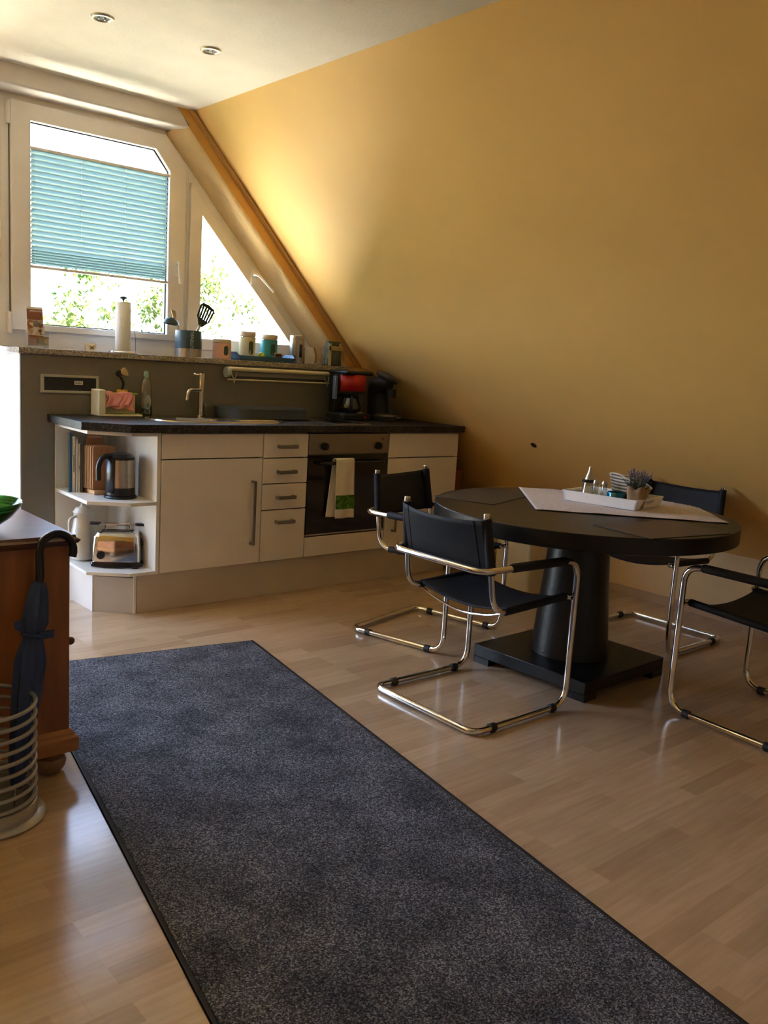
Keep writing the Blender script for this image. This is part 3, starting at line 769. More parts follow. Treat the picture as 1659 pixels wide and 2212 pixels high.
mb = MB(); mb.lathe([(.001, .040), (.018, .037), (.035, .026), (.044, .010), (.046, 0), (.044, 0), (.034, .022), (.001, .036)], mat=Matrix.Translation((-.082, 0, .158)) @ Matrix.Rotation(RD(8), 4, 'Y'), caps=False)
mb.build('ladle_bowl', blk, ld)
kt = thing('kitchen_turner', (0.45, 0.69, LZ + .02), 'thin steel turner standing behind the ladle in the pot', 'turner')
MB().tube([(.02, 0, 0), (-.03, 0, .17)], .004, 8).build('handle', stl, kt)
MB().prism([(-.036, .165), (-.020, .165), (-.034, .235), (-.062, .240)], -.0015, .0015, 'y').build('blade', stl, kt)
# jars
def jar(x, y, r, h, col, label, lidcol, cutw, name):
    t = thing(name, (x, y, LZ if name != 'storage_jar_t' else LZ), label, 'jar', 'storage jars with oval windows')
    MB().lathe([(.001, 0), (r - .002, 0), (r, .003), (r, h * .80), (r - .002, h * .81), (.001, h * .81)], n=36).build('jar_body', col, t)
    MB().lathe([(r - .006, h * .80), (r - .006, h * .825), (r - .001, h * .83), (r, h * .84), (r, h * .97), (r - .003, h), (.001, h)], n=36).build('lid', lidcol, t)
    MB().lathe([(r + .0008, h * .80), (r + .0008, h * .815)], n=36, caps=False).build('steel_rim', chrome, t)
    a0 = math.atan2(-4.7, -2.6) + .45
    mb = MB(); pts = []
    hh = h * .23; ww_ = cutw
    for k in range(28):
        a = 2 * pi * k / 28
        sx = ww_ / 2 * cos(a); sz = (ww_ / 2) * sin(a) + (hh - ww_ / 2) * (1 if sin(a) > 0 else -1) + h * .42
        pts.append((sx, sz))
    def pj(o): return [((r + o) * cos(a0 + px_ / r), (r + o) * sin(a0 + px_ / r), pz) for px_, pz in pts]
    mb.loft([pj(-.002), pj(.0008)], False, True)
    mb.build('oval_window', M('jar window', (.05, .09, .075), .12), t)
    mb = MB(); mb.loft([pj(.0004), [((p[0]) * 1.02, p[1] * 1.02, (p[2] - h * .42) * 1.08 + h * .42) for p in pj(.0)]], False, False) 
    mb.build('window_rim', chrome, t)
    return t
jar(0.706, 0.655, .055, .116, M('pink enamel', (.80, .44, .31), .45), 'pink storage jar with oval window right of the utensil pot', M('pale lid enamel', (.66, .54, .38), .4), .028, 'storage_jar')
# blue tray on the ledge
TX = 0.985
bt = thing('blue_tray', (TX, 0.655, LZ), 'blue tray with handle slots holding jars on the ledge', 'tray')
def tray_mesh(parent, mat, L0, W0, h, flare, slot, thick=.006, names=('tray_base', 'tray_side')):
    MB().box(-L0 / 2, -W0 / 2, 0, L0 / 2, W0 / 2, .005).build(names[0], mat, parent)
    for s in (-1, 1):
        mb = MB()
        mb.loft([[(-L0 / 2, s * W0 / 2, 0.0), (L0 / 2, s * W0 / 2, 0), (L0 / 2, s * (W0 / 2 - thick), 0), (-L0 / 2, s * (W0 / 2 - thick), 0)],
                 [(-L0 / 2 - flare, s * (W0 / 2 + flare * .6), h), (L0 / 2 + flare, s * (W0 / 2 + flare * .6), h), (L0 / 2 + flare, s * (W0 / 2 + flare * .6 - thick), h), (-L0 / 2 - flare, s * (W0 / 2 + flare * .6 - thick), h)]])
        mb.build(names[1], mat, parent, bevel=.001)
    for s in (-1, 1):
        mb = MB()
        # end wall with a hand slot, pieced as a frame
        yo = W0 / 2; hz0 = h * slot[0]; hz1 = h * slot[1]; hw_ = slot[2]; top = h * slot[3]
        def q(y, z, o): 
            k = z / h
            return (s * (L0 / 2 + flare * min(k, 1.3) - o), y * (1 + flare * .6 / (W0 / 2) * min(k, 1)), z)
        outer = [(-yo, 0), (0, 0), (yo, 0), (yo, h * .55), (yo, h), (hw_ * 1.5, top), (0, top), (-hw_ * 1.5, top), (-yo, h), (-yo, h * .55)]
        inner = [(-hw_ * .8, hz0), (0, hz0), (hw_ * .8, hz0), (hw_, (hz0 + hz1) / 2), (hw_ * .95, hz1 * .97), (hw_ * .6, hz1), (0, hz1), (-hw_ * .6, hz1), (-hw_ * .95, hz1 * .97), (-hw_, (hz0 + hz1) / 2)]
        n = len(outer); vs = []
        for o in (0, thick): vs += [q(*p, o) for p in outer] + [q(*p, o) for p in inner]
        fs = []
        for i in range(n):
            j = (i + 1) % n
            fs += [(i, j, n + j, n + i), (2 * n + i, 3 * n + i, 3 * n + j, 2 * n + j), (i, 2 * n + i, 2 * n + j, j), (n + i, n + j, 3 * n + j, 3 * n + i)]
        mb.faces([Vector(v) for v in vs], fs)
        mb.build('tray_end', mat, parent, bevel=.001)
tray_mesh(bt, M('blue painted tray', (.09, .20, .33), .4), 0.37, 0.125, .030, .018, (.35, 1.0, .026, 1.6), names=('tray_base', 'tray_side'))
j2 = jar(0.893, 0.675, .050, .168, M('cream yellow enamel', (.62, .58, .33), .45), 'tall pale yellow storage jar on the blue tray', MATS['pale lid enamel'], .030, 'storage_jar')
j3 = jar(1.050, 0.675, .053, .160, M('turquoise enamel', (.03, .30, .34), .4), 'turquoise storage jar on the right of the blue tray', MATS['pale lid enamel'], .030, 'storage_jar')
j2.location.z += .0055; j3.location.z += .0055
eg = MB().lathe([(.001, 0), (.012, .002), (.022, .010), (.026, .022), (.023, .036), (.012, .048), (.001, .051)]).build('green_egg_timer', M('lime plastic', (.42, .52, .03), .4))
eg.location = (0.972, 0.635, LZ + .0055); tag(eg, 'lime green egg shape between the yellow and turquoise jars', 'egg timer')
bs = thing('small_chalk_sign', (1.085, 0.615, LZ + .006), 'small black sign with cream edge standing on the blue tray', 'sign')
MB().box(-.028, -.003, 0, .028, .003, .052, Matrix.Rotation(RD(-10), 4, 'X')).build('sign_board', M('cream rim', (.6, .52, .4), .6), bs)
MB().box(-.023, -.0045, .005, .023, -.003, .046, Matrix.Rotation(RD(-10), 4, 'X')).build('sign_face', black_mt, bs)
text('sign_text', 'Kaffee', .013, M('red chalk', (.5, .12, .08), .7), bs, (0, -.0015, .027), (pi / 2 - RD(10), 0, 0))
# steel canister
cn = thing('steel_canister', (1.247, 0.655, LZ), 'tall brushed steel canister at the right of the blue tray', 'canister')
MB().lathe([(.001, 0), (.045, 0), (.046, .003), (.046, .150), (.001, .150)], n=36).build('canister_body', steel, cn)
MB().lathe([(.044, .150), (.046, .152), (.046, .172), (.043, .176), (.001, .176)], n=36).build('lid', steel, cn)
a0 = math.atan2(-4.7, -3.2) + .55
mb = MB(); mb.loft([[(.0468 * cos(a0 + t_), .0468 * sin(a0 + t_), zz) for t_ in (-.2, -.1, 0, .1, .2)] for zz in (.04, .12)], False, False, closed=False)
mb.build('window_strip', M('dark window', (.04, .03, .025), .15), cn, solid=.001)
# filter bag packet
fb = thing('filter_paper_packet', (1.335, 0.65, LZ), 'plastic wrapped packet of white coffee filters beside the steel canister', 'packet')
mb = MB(); mb.loft([[(-.044 * k, -.020 * t2, z_), (.040 * k, -.020 * t2, z_), (.040 * k, .020 * t2, z_), (-.044 * k, .020 * t2, z_)] for z_, k, t2 in ((0, .88, .8), (.03, 1, 1.1), (.07, 1.0, 1), (.108, .85, .6))])
mb.build('wrapped_filters', M('shiny white film', (.66, .66, .72), .22, bump=1.0, bscale=60), fb, bevel=.004)
mb = MB(); mb.loft([[(.040 * k, -.021, z_), (.066 * k, -.012, z_), (.066 * k, .015, z_), (.040 * k, .02, z_)] for z_, k in ((0.012, 1.0), (.06, .92), (.105, .72))])
mb.build('carton_side', M('brown carton', (.42, .20, .09), .6), fb)
# coffee bag
cb = thing('coffee_bag', (1.535, 0.655, LZ), 'green and gold coffee bag in crumpled clear plastic at the end of the ledge', 'coffee bag')
mb = MB(); mb.loft([[(-.055 * k, -.032 * t2, z_), (.055 * k, -.032 * t2, z_), (.055 * k, .032 * t2, z_), (-.055 * k, .032 * t2, z_)] for z_, k, t2 in ((0, 1, 1), (.10, 1, 1.05), (.145, 1, .9), (.165, .98, .35))])
mb.build('foil_bag', M('dark green foil', (.05, .08, .04), .35, mottle=.4, mscale=30), cb, bevel=.003)
gold = M('gold print', (.72, .52, .20), .4, .1)
MB().box(-.060, -.0345, .105, .056, -.0325, .132).build('gold_band', gold, cb)
MB().box(-.060, -.0345, .0, -.040, -.0325, .150).build('gold_band', gold, cb)
MB().box(.030, -.0345, .132, .045, -.0325, .152).build('gold_band', gold, cb)
cb.scale = (.9, .9, .95)
text('bag_text', 'JACOBS', .022, M('dark gold ink', (.20, .09, .03), .5), cb, (.008, -.0352, .118), (pi / 2, 0, 0))
random.seed(3)
mb = MB(); mb.lathe([(.03, .003), (.085, .01), (.098, .05), (.092, .09), (.105, .115), (.075, .13)], n=40, sy=.55, caps=False)
for v in mb.bm.verts: v.co.x += random.uniform(-.009, .009); v.co.y += random.uniform(-.007, .007)
mb.build('clear_wrapping', glass_mat('crinkled film', (.97, .97, .97), .08, .12), cb, smooth=False)

# ------------------------------------------------------------ things on the worktop
WZ = 0.9622
cd = thing('sink_caddy', (-0.005, 0.515, WZ), 'white sink caddy with green rim left of the dish soap', 'caddy')
cw = M('white plastic', (.80, .77, .66), .4)
MB().box(-.125, -.055, 0, .125, .055, .012).build('caddy_base', cw, cd, bevel=.005)
mb = MB(); mb.box(-.125, -.055, .008, -.085, .050, .140); mb.box(-.09, .02, .008, .115, .05, .115)
mb.build('caddy_body', cw, cd, bevel=.006)
MB().box(-.092, -.012, .115, .112, .052, .124).build('caddy_rim', M('lime rim', (.32, .40, .04), .4), cd, bevel=.002)
MB().box(-.118, -.052, .0122, .118, .012, .015).build('drip_mat', MATS['lime rim'], cd)
sw = MB()
def cloth(u, v):
    x = -.075 + .165 * u + .010 * sin(v * 6)
    a = v * 3.0
    y = -.004 - .028 * v - .010 * sin(u * 10 + v * 3)
    z = .127 - .075 * v - .022 * u * v + .006 * sin(u * 12)
    return (x, y, z)
sw.grid(cloth, 24, 16)
sw.grid(lambda u, v: (-.068 + .135 * u + .01 * sin(v * 5), -.020 - .012 * v - .008 * sin(u * 14 + 1), .118 - .070 * v + .012 * u), 20, 12)
so2 = sw.build('pink_dishcloth', M('pink cloth', (.85, .36, .36), .9, bump=.3, bscale=120), solid=.003)
so2.location = cd.location; tag(so2, 'pink dishcloth draped over the front of the white caddy', 'cloth')
for (x, y, lb) in ((.035, .03, 'yellow sponge behind the pink dishcloth, in the caddy'),):
    s_ = MB().box(-.028, -.012, 0, .028, .012, .055).build('kitchen_sponge', M('yellow sponge', (.72, .42, .03), .9, bump=.8, bscale=200), bevel=.004)
    s_.location = (cd.location.x + x + .008, cd.location.y + y, WZ + .085); tag(s_, lb, 'sponge')
br = thing('dish_brush', (0.035, 0.545, WZ + .06), 'black dish brush with pale bristles standing in the caddy', 'brush')
MB().tube(fillet([(-.008, 0, 0), (-.004, 0, .07), (.014, 0, .115), (-.012, -.01, .175)], .05), [.006] * 1 + [.006] * 14 + [.009], 8).build('handle', black_pl, br) if False else MB().tube(fillet([(-.008, 0, 0), (-.004, 0, .07), (.014, 0, .115), (-.022, -.004, .165)], .04), .007, 8).build('handle', black_pl, br)
MB().sphere((-.018, -.004, .165), .019, 8, sy=.6).build('brush_head', black_pl, br)
mb = MB(); 
for i in range(26):
    a = RD(-5 + 60 * (i % 13) / 12); yy = -.012 + .02 * (i // 13)
    mb.tube([(-.016, yy, .168), (-.016 + .045 * cos(a), yy, .168 + .045 * sin(a) - .008)], [.002, .004], 5)
mb.build('bristles', M('pale bristle', (.62, .45, .22), .8), br)
sb = thing('dish_soap_bottle', (0.165, 0.525, WZ), 'clear dish soap bottle with pale cap, dark liquid and oval label', 'bottle')
MB().lathe([(.001, 0), (.036, 0), (.038, .006), (.037, .06), (.032, .12), (.030, .165), (.020, .195), (.012, .205), (.011, .212)], n=28, sy=.65, caps=False).build('bottle_wall', clear_gl, sb)
MB().lathe([(.001, .003), (.034, .003), (.035, .03), (.034, .058), (.001, .060)], n=28, sy=.62).build('liquid', M('dark soap', (.01, .03, .02), .15), sb)
MB().lathe([(.013, .210), (.014, .225), (.013, .238), (.009, .245), (.001, .246)], n=20).build('cap', M('mint cap', (.30, .48, .40), .4), sb)
mb = MB(); mb.loft([[(.021 * cos(2 * pi * k / 24), -.0245 + .004 * abs(cos(2 * pi * k / 24)) - o, .078 + .040 * sin(2 * pi * k / 24)) for k in range(24)] for o in (0, .001)], True, True)
mb.build('label', M('pale label', (.42, .44, .38), .5), sb)
text('label_text', 'fit', .012, M('green ink', (.05, .2, .08), .5), sb, (0, -.0262, .060), (pi / 2, 0, 0))
# dish rack
dk = thing('dish_rack', (0.855, 0.43, WZ + .004), 'grey blue plastic dish drainer tray on the drainer right of the tap', 'dish rack')
gb = M('smoky blue plastic', (.13, .155, .20), .3)
mb = MB(); A_ = [(-.235, -.13), (.235, -.13), (.235, .13), (-.235, .13)]
def rr(pts, r, z, off=0):
    P3 = fillet([(p[0] + (off if p[0] > 0 else -off), p[1] + (off if p[1] > 0 else -off), z) for p in pts], r, 4, closed=True)
    return P3
mb.loft([rr(A_, .04, .0), rr(A_, .04, .004, .004), rr(A_, .05, .062, .012), rr(A_, .05, .064, .020), rr(A_, .05, .058, .020), rr(A_, .05, .060, .006), rr(A_, .04, .006, -.004)], True, True)
mb.build('tray_shell', gb, dk)
for k in range(8):
    MB().tube([(-.2 + k * .055, -.10, .012), (-.2 + k * .055, .10, .012)], .004, 6).build('rib', gb, dk)

# filter coffee machine
cm = thing('filter_coffee_machine', (1.508, 0.43, WZ + .0), 'red and black filter coffee machine in the dark corner', 'coffee machine')
MB().prism([(-.115, -.10), (.115, -.10), (.125, .08), (-.125, .08)], 0, .045).build('base', black_pl, cm, bevel=.012)
MB().box(-.10, .02, .04, .10, .085, .30).build('tower', black_pl, cm, bevel=.01)
MB().box(-.105, -.105, .285, .112, .09, .312).build('lid', black_pl, cm, bevel=.010)
MB().lathe([(.1, .178), (.102, .18), (.104, .29), (.102, .292)], (0, -.005, 0), 40, sy=.95).build('brew_basket', black_pl, cm)
mb = MB(); mb.loft([[(.1055 * cos(t_), -.005 + .100 * sin(t_), z_) for t_ in [-pi * (.28 + .62 * k / 20) for k in range(21)]] for z_ in (.184, .288)], False, False, closed=False)
mb.build('red_panel', red_m, cm, solid=.002)
MB().lathe([(.001, .048), (.062, .048), (.070, .06), (.072, .085), (.060, .12), (.052, .140), (.055, .150)], (0, -.015, 0), 32, caps=False).build('glass_jug', glass_mat('dark jug glass', (.25, .23, .22), .12), cm)
MB().lathe([(.056, .150), (.050, .165), (.001, .168)], (0, -.015, 0), 32).build('jug_lid', black_pl, cm)
MB().tube(fillet([(-.03, -.065, .155), (-.055, -.105, .145), (-.055, -.105, .075), (-.045, -.075, .065)], .02), .008, 8).build('jug_handle', black_pl, cm)
MB().box(-.142, -.04, .130, -.122, -.01, .275).build('water_gauge', M('blue grey strip', (.12, .16, .26), .3), cm, bevel=.005)
MB().cyl((.06, -.098, .022), (.06, -.104, .022), .010, n=14).build('power_switch', M('red switch', (.35, .02, .01), .3), cm)
text('badge_text', 'KRUPS', .014, M('pale badge', (.5, .48, .44), .4), cm, (.012, -.1062, .052), (pi / 2, 0, 0))
# pad coffee machine (rounded arching head)
pm = thing('pad_coffee_machine', (1.77, 0.41, WZ), 'black arched pad coffee machine under the sloping wall', 'coffee machine')
MB().lathe([(.001, 0), (.098, 0), (.1, .01), (.095, .03), (.001, .034)], n=36, sy=1.2).build('base', black_mt, pm)
mb = MB(); mb.tube([(.02, .05, .02), (.015, .055, .10), (.0, .05, .18), (-.015, .03, .225), (-.010, -.02, .240), (.0, -.07, .235)], [.075, .07, .066, .064, .058, .040], 20); mb.build('arched_body', black_mt, pm)
MB().lathe([(.001, .0), (.062, .004), (.068, .014), (.062, .030), (.03, .042), (.001, .045)], mat=Matrix.Translation((.004, -.025, .262)) @ Matrix.Rotation(RD(20), 4, 'Y') @ Matrix.Rotation(RD(14), 4, 'X') @ Matrix.Diagonal((1.05, 1.35, 1.1, 1)), n=32).build('lid', M('charcoal plastic', (.035, .035, .035), .4), pm)
MB().lathe([(.001, 0), (.034, 0), (.036, .05), (.001, .05)], (.01, -.075, .155), 24).build('spout', black_mt, pm)
MB().lathe([(.001, 0), (.075, 0), (.075, .012), (.001, .012)], (.0, -.06, .032), 28).build('drip_tray', steel_d, pm)
for k in range(3): MB().sphere((.045 + .022 * k, -.112 + .008 * k, .026), .005, 6).build('button', M('bright button', (.7, .7, .65), .3), pm)
text('lid_text', 'senseo', .012, M('silver print', (.45, .44, .42), .4), pm, (.02, -.110, .272), (pi / 2 - .5, RD(14), 0))

# ------------------------------------------------------------ things in the shelf unit
S1, S0 = 0.5755, 0.2195
BA = RD(-21.5)
def book(x0, wdt, h, y0, dpt, col, label, txt=None, name='book'):
    ox = x0 + .282 + wdt / 2
    px_ = -.306 + ox * cos(BA) - dpt / 2 * sin(BA); py_ = y0 + ox * sin(BA) + dpt / 2 * cos(BA)
    t = thing(name, (px_, py_, S1), label, 'book', 'cookbooks on the upper corner shelf', rz=BA)
    mb = MB(); c = .002
    mb.box(-wdt / 2, -dpt / 2, 0, -wdt / 2 + c, dpt / 2, h); mb.box(wdt / 2 - c, -dpt / 2, 0, wdt / 2, dpt / 2, h); mb.box(-wdt / 2, -dpt / 2, 0, wdt / 2, -dpt / 2 + c, h)
    mb.build('cover', col, t)
    MB().box(-wdt / 2 + c, -dpt / 2 + c, .003, wdt / 2 - c, dpt / 2 - .003, h - .003).build('pages', M('book pages', (.74, .70, .60), .9), t)
    if txt: text('spine_text', txt, min(wdt * .62, .011), black_mt, t, (0, -dpt / 2 - .0006, h * .52), (pi / 2, -pi / 2, 0)); t.children[-1].rotation_euler = (Matrix.Rotation(pi / 2, 4, 'X') @ Matrix.Rotation(pi / 2, 4, 'Z')).to_euler()
    return t
BY = .415
book(-.282, .007, .295, BY, .145, M('pale blue cover', (.10, .26, .38), .5), 'thin blue book at the far left of the shelf')
book(-.274, .009, .300, BY, .145, M('mid blue cover', (.03, .12, .30), .5), 'darker blue book second from the left on the shelf')
book(-.264, .016, .288, BY, .145, M('ivory cover', (.66, .66, .56), .5), 'ivory cookbook with long spine title right of the blue books', 'Was koche ich heute?')
book(-.247, .011, .275, BY, .145, M('white cover', (.72, .70, .64), .5), 'plain white book in the middle of the book row')
book(-.235, .011, .252, BY, .145, M('grey white cover', (.58, .58, .54), .5), 'low grey white book with small spine print', 'Backen')
book(-.223, .012, .250, BY, .145, M('charcoal spine', (.08, .08, .075), .5), 'low dark book beside the wooden boards')
fo = MB().box(-.235, .582, S1, -.05, .585, S1 + .30).build('paper_folder', M('grey card', (.55, .55, .54), .6))
fo.location = (0, -.006, 0); tag(fo, 'large pale grey folder standing behind the wooden boards', 'folder')
# breakfast boards in a stand
wd = M('warm beech board', (.45, .21, .09), .45, mottle=.2, mscale=30, stretch=(1, 1, .1))
wd2 = M('light beech edge', (.60, .37, .20), .5, mottle=.15, mscale=30, stretch=(1, 1, .1))
st = thing('board_stand', (-.165, .375, S1), 'wooden stand with rounded back carrying breakfast boards', 'stand')
MB().box(-.055, -.085, 0, .065, .085, .020).build('stand_base', wd2, st, bevel=.003)
pts = [(-.042, .02), (.048, .02), (.048, .275), (.036, .298), (.018, .306), (-.012, .306), (-.030, .298), (-.042, .275)]
MB().prism(pts, .050, .058, 'y').build('stand_back', wd, st, bevel=.002)
text('carved_text', 'ZASSENHAUS', .0125, M('pale carving', (.85, .76, .66), .6), st, (.004, .0488, .283), (pi / 2, 0, 0))
nb = 5
for i in range(nb):
    b = MB()
    pl_ = fillet([(-.060, .021, 0), (.062, .021, 0), (.062, .245, 0), (-.060, .245, 0)], .012, 4, closed=True)
    b.prism([(p.x, p.y) for p in pl_], -.004, .004, 'y')
    o = b.build('breakfast_board', wd if i == 0 else wd2, bevel=.001)
    o.location = (st.location.x + .008 - .0042 * i, st.location.y - .052 + i * .019, S1)
    tag(o, ['front wooden breakfast board facing out of the stand', 'second wooden breakfast board from the front of the stand', 'third wooden breakfast board, middle of the stand', 'fourth wooden breakfast board from the front', 'rearmost wooden breakfast board against the stand back'][i], 'board', 'breakfast boards in the stand')
# kettle
kt_ = thing('electric_kettle', (-0.128, 0.185, S1), 'black and steel electric kettle on the upper corner shelf', 'kettle', rz=0)
KX = Matrix.Rotation(0, 4, 'Z')
MB().lathe([(.001, 0), (.080, 0), (.082, .006), (.078, .012), (.001, .014)], n=40).build('power_base', black_pl, kt_)
MB().lathe([(.001, .016), (.071, .016), (.071, .055), (.068, .056)], n=40).build('lower_body', black_pl, kt_)
MB().lathe([(.0705, .055), (.067, .195), (.065, .196)], n=40, caps=False).build('steel_wall', steel, kt_)
MB().lathe([(.068, .195), (.067, .208), (.055, .222), (.02, .230), (.001, .231)], n=40).build('lid', black_pl, kt_)
hdir = Vector((-.86, -.15, 0)).normalized()
def kp(r, z): return (hdir.x * r, hdir.y * r, z)
MB().tube(fillet([kp(.045, .212), kp(.10, .215), kp(.128, .17), kp(.126, .095)], .035, 6), .0135, 12).build('handle', black_pl, kt_)
mb = MB(); mb.loft([[(.0722 * cos(a), .0722 * sin(a), z_) for a in [math.atan2(hdir.y, hdir.x) + .55 * (k / 8 - .5) * 2 for k in range(9)]] for z_ in (.03, .12, .205)], False, False, closed=False)
mb.build('handle_strip', black_pl, kt_, solid=.004)
MB().lathe([(.001, 0), (.016, 0), (.018, .012), (.001, .014)], (.06, .02, .198), 16).build('spout', black_pl, kt_)
# toaster
to = thing('chrome_toaster', (-0.125, 0.215, S0), 'chrome toaster with bread rack on the lower corner shelf', 'toaster', rz=RD(-31))
cr2 = M('mirror chrome', (.86, .86, .84), .06, 1)
def rrect(hx, hy, z, r): return fillet([(-hx, -hy, z), (hx, -hy, z), (hx, hy, z), (-hx, hy, z)], r, 6, closed=True)
MB().loft([rrect(.127, .070, .008, .03), rrect(.130, .073, .012, .03), rrect(.126, .070, .026, .03)]).build('base', black_pl, to)
MB().loft([rrect(.120, .064, .026, .03), rrect(.119, .064, .10, .03), rrect(.115, .060, .155, .035), rrect(.105, .048, .172, .035), rrect(.085, .032, .178, .03)]).build('shell', cr2, to)
for y in (-.020, .018):
    MB().box(-.078, y - .009, .1775, .078, y + .009, .1795).build('bread_slot', black_mt, to)
mb = MB(); mb.tube([(.110 * cos(a), .030 * sin(a), .212) for a in [2 * pi * k / 28 for k in range(28)]], .0028, 6, closed=True); 
for x in (-.06, .06):
    mb.tube([(x, -.028, .212), (x, 0, .180), (x, .028, .212)], .0025, 6)
mb.build('bread_rack', chrome, to)
for s in (-1, 1): MB().box(s * .112 - .028, -.018, .206, s * .112 + .028, .018, .220).build('rack_grip', black_pl, to, bevel=.006)
MB().cyl((-.075, -.064, .062), (-.075, -.078, .062), .022, .019, 24).build('dial', black_pl, to)
MB().box(.114, -.003, .055, .1205, .003, .140).build('lever_slot', black_mt, to)
MB().cyl((.118, 0, .118), (.148, 0, .118), .012, n=16).build('lever', black_pl, to)
mb = MB(); mb.tube([(-.125, -.03, .014), (-.118, -.078, .010), (-.05, -.094, .005), (.03, -.093, .005), (.085, -.088, .007)], .004, 7)
mb.cyl((.082, -.088, .012), (.112, -.084, .012), .012, n=12)
for q_ in (-.008, .008): mb.cyl((.112, -.084 + q_, .012), (.130, -.082 + q_, .012), .002, n=6)
mb.build('power_cord', black_pl, to)
for sx in (-1, 1):
    for sy in (-1, 1): MB().cyl((sx * .1, sy * .05, 0), (sx * .1, sy * .05, .01), .010, n=12).build('foot', rubber, to)
# white jug
wj = thing('thermos_jug', (-0.235, 0.40, S0), 'white thermos jug left of the toaster on the lower shelf', 'jug')
jw = M('glossy white ceramic', (.72, .72, .68), .15)
MB().lathe([(.001, 0), (.045, 0), (.058, .01), (.064, .06), (.062, .12), (.050, .18), (.042, .225), (.046, .245), (.042, .248), (.001, .248)], n=36).build('jug_body', jw, wj)
MB().lathe([(.046, .246), (.050, .252), (.036, .275), (.014, .282), (.010, .292), (.013, .298), (.001, .302)], n=28).build('lid', jw, wj)
MB().tube(fillet([(-.040, -.012, .235), (-.082, -.030, .225), (-.080, -.03, .13), (-.058, -.02, .09)], .04), .008, 8).build('handle', jw, wj)

# ------------------------------------------------------------ corner pine box and bin
pb = thing('pine_chest', (2.23, 0.32, 0), 'small reddish pine drawer chest behind the end cabinet under the slope', 'chest')
pine = M('red stained pine', (.36, .12, .035), .45, mottle=.3, mscale=20, stretch=(.1, 1, 1))
MB().box(-.118, -.12, 0, .13, .20, .625).build('body', pine, pb, bevel=.003)
MB().box(-.120, -.13, .625, .14, .20, .642).build('top', pine, pb, bevel=.003)
for z in (.44, .27, .10):
    d = MB().box(-.105, -.130, z, .115, -.120, z + .15).build('drawer', pine, pb, bevel=.002)
    MB().sphere((0.005, -.138, z + .075), .010, 8).build('knob', black_mt, d)
bn = thing('pedal_bin', (2.16, -0.60, 0), 'cream pedal bin standing behind the table near the low knee wall', 'bin')
cbm = M('cream bin enamel', (.62, .56, .43), .45)
MB().loft([rrect(.125, .125, .0, .03), rrect(.14, .14, .02, .03), rrect(.14, .14, .40, .03)]).build('bin_body', cbm, bn)
MB().loft([rrect(.142, .142, .402, .03), rrect(.140, .140, .425, .03), rrect(.12, .12, .435, .03)]).build('lid', cbm, bn)
MB().tube(fillet([(-.13, -.06, .436), (-.13, -.06, .450), (-.13, .06, .450), (-.13, .06, .436)], .01), .004, 6).build('lid_handle', chrome, bn)
# hole in the slope, its darkness drawn as a flat black disc
ho = MB().lathe([(.001, 0), (.019, 0), (.020, .002), (.001, .003)], n=24).build('wall_hole_disc', black_mt)
zh = .897; ho.location = (sx_(zh) - .002 * nx, -.55, zh - .002 * nz)
ho.rotation_euler = Vector((-nx, 0, -nz)).to_track_quat('Z', 'Y').to_euler()
tag(ho, 'small round black disc standing for a hole on the yellow sloping wall', 'cap')

# ------------------------------------------------------------ table
TC = Vector((1.198, -1.678, 0)); TR = .660
tb = thing('round_dining_table', tuple(TC), 'large round black wooden pedestal dining table', 'table', rz=0)
MB().lathe([(.001, .672), (TR - .01, .672), (TR, .675), (TR, .737), (TR - .003, .740), (.001, .740)], n=128).build('tabletop', table_m, tb)
MB().lathe([(.175, .075), (.174, .08), (.128, .672)], n=48).build('pedestal', table_m, tb)
fm = MB().box(-.305, -.305, .030, .305, .305, .085)
fo_ = fm.build('foot_plate', table_m, tb, bevel=.003); fo_.rotation_euler = (0, 0, RD(-43.3 + 45 - 45)) 
fo_.rotation_euler = (0, 0, FA := RD(46.7 - 45))
for sx in (-1, 1):
    for sy in (-1, 1):
        o = MB().box(sx * .26 - .045, sy * .26 - .045, 0, sx * .26 + .045, sy * .26 + .045, .030).build('foot_block', table_m, tb)
        o.rotation_euler = (0, 0, FA)
TZ = .7405
def placemat(corner, ang, label, mcol):
    t = MB().box(0, 0, 0, .45, .30, .0022).build('placemat', mcol, bevel=.0008)
    t.location = (corner[0], corner[1], TZ); t.rotation_euler = (0, 0, RD(ang))
    return tag(t, label, 'placemat', 'dark placemats on the table')
pm1 = M('brown woven vinyl', (.035, .026, .022), .5, bump=.3, bscale=500)
pm2 = wave_mat('ribbed brown vinyl', (.012, .009, .008), (.13, .09, .07), 22, 'X', .5)
placemat((.865, -1.445), 18, 'smooth dark placemat at the far left of the round table', pm1)
placemat((.843, -2.249), -10, 'ribbed dark brown placemat at the front of the round table', pm2)
# cloth
c0 = Vector((.948, -1.615)); e1 = (Vector((1.449, -1.086)) - c0); e2 = (Vector((1.532, -2.194)) - c0)
def cfn(u, v):
    p = c0 + e1 * u + e2 * v
    d = p - TC.xy; r = d.length
    z = TZ + .0026 + .0012 * (1 + sin(u * 17 + v * 5) * sin(v * 23))
    if r > TR + .004:
        q_ = TC.xy + d.normalized() * (TR + .004 + .008 * min(1, (r - TR) / .05))
        z = TZ + .003 - (r - TR) * .95
        return (q_.x, q_.y, z)
    return (p.x, p.y, z)
mb = MB(); mb.grid(cfn, 60, 60)
cl = mb.build('table_cloth', M('mottled lilac linen', (.70, .65, .70), .9, mottle=.20, mscale=70, bump=.4, bscale=160), solid=.0015)
tag(cl, 'square pale lilac cloth laid across the black table', 'tablecloth')
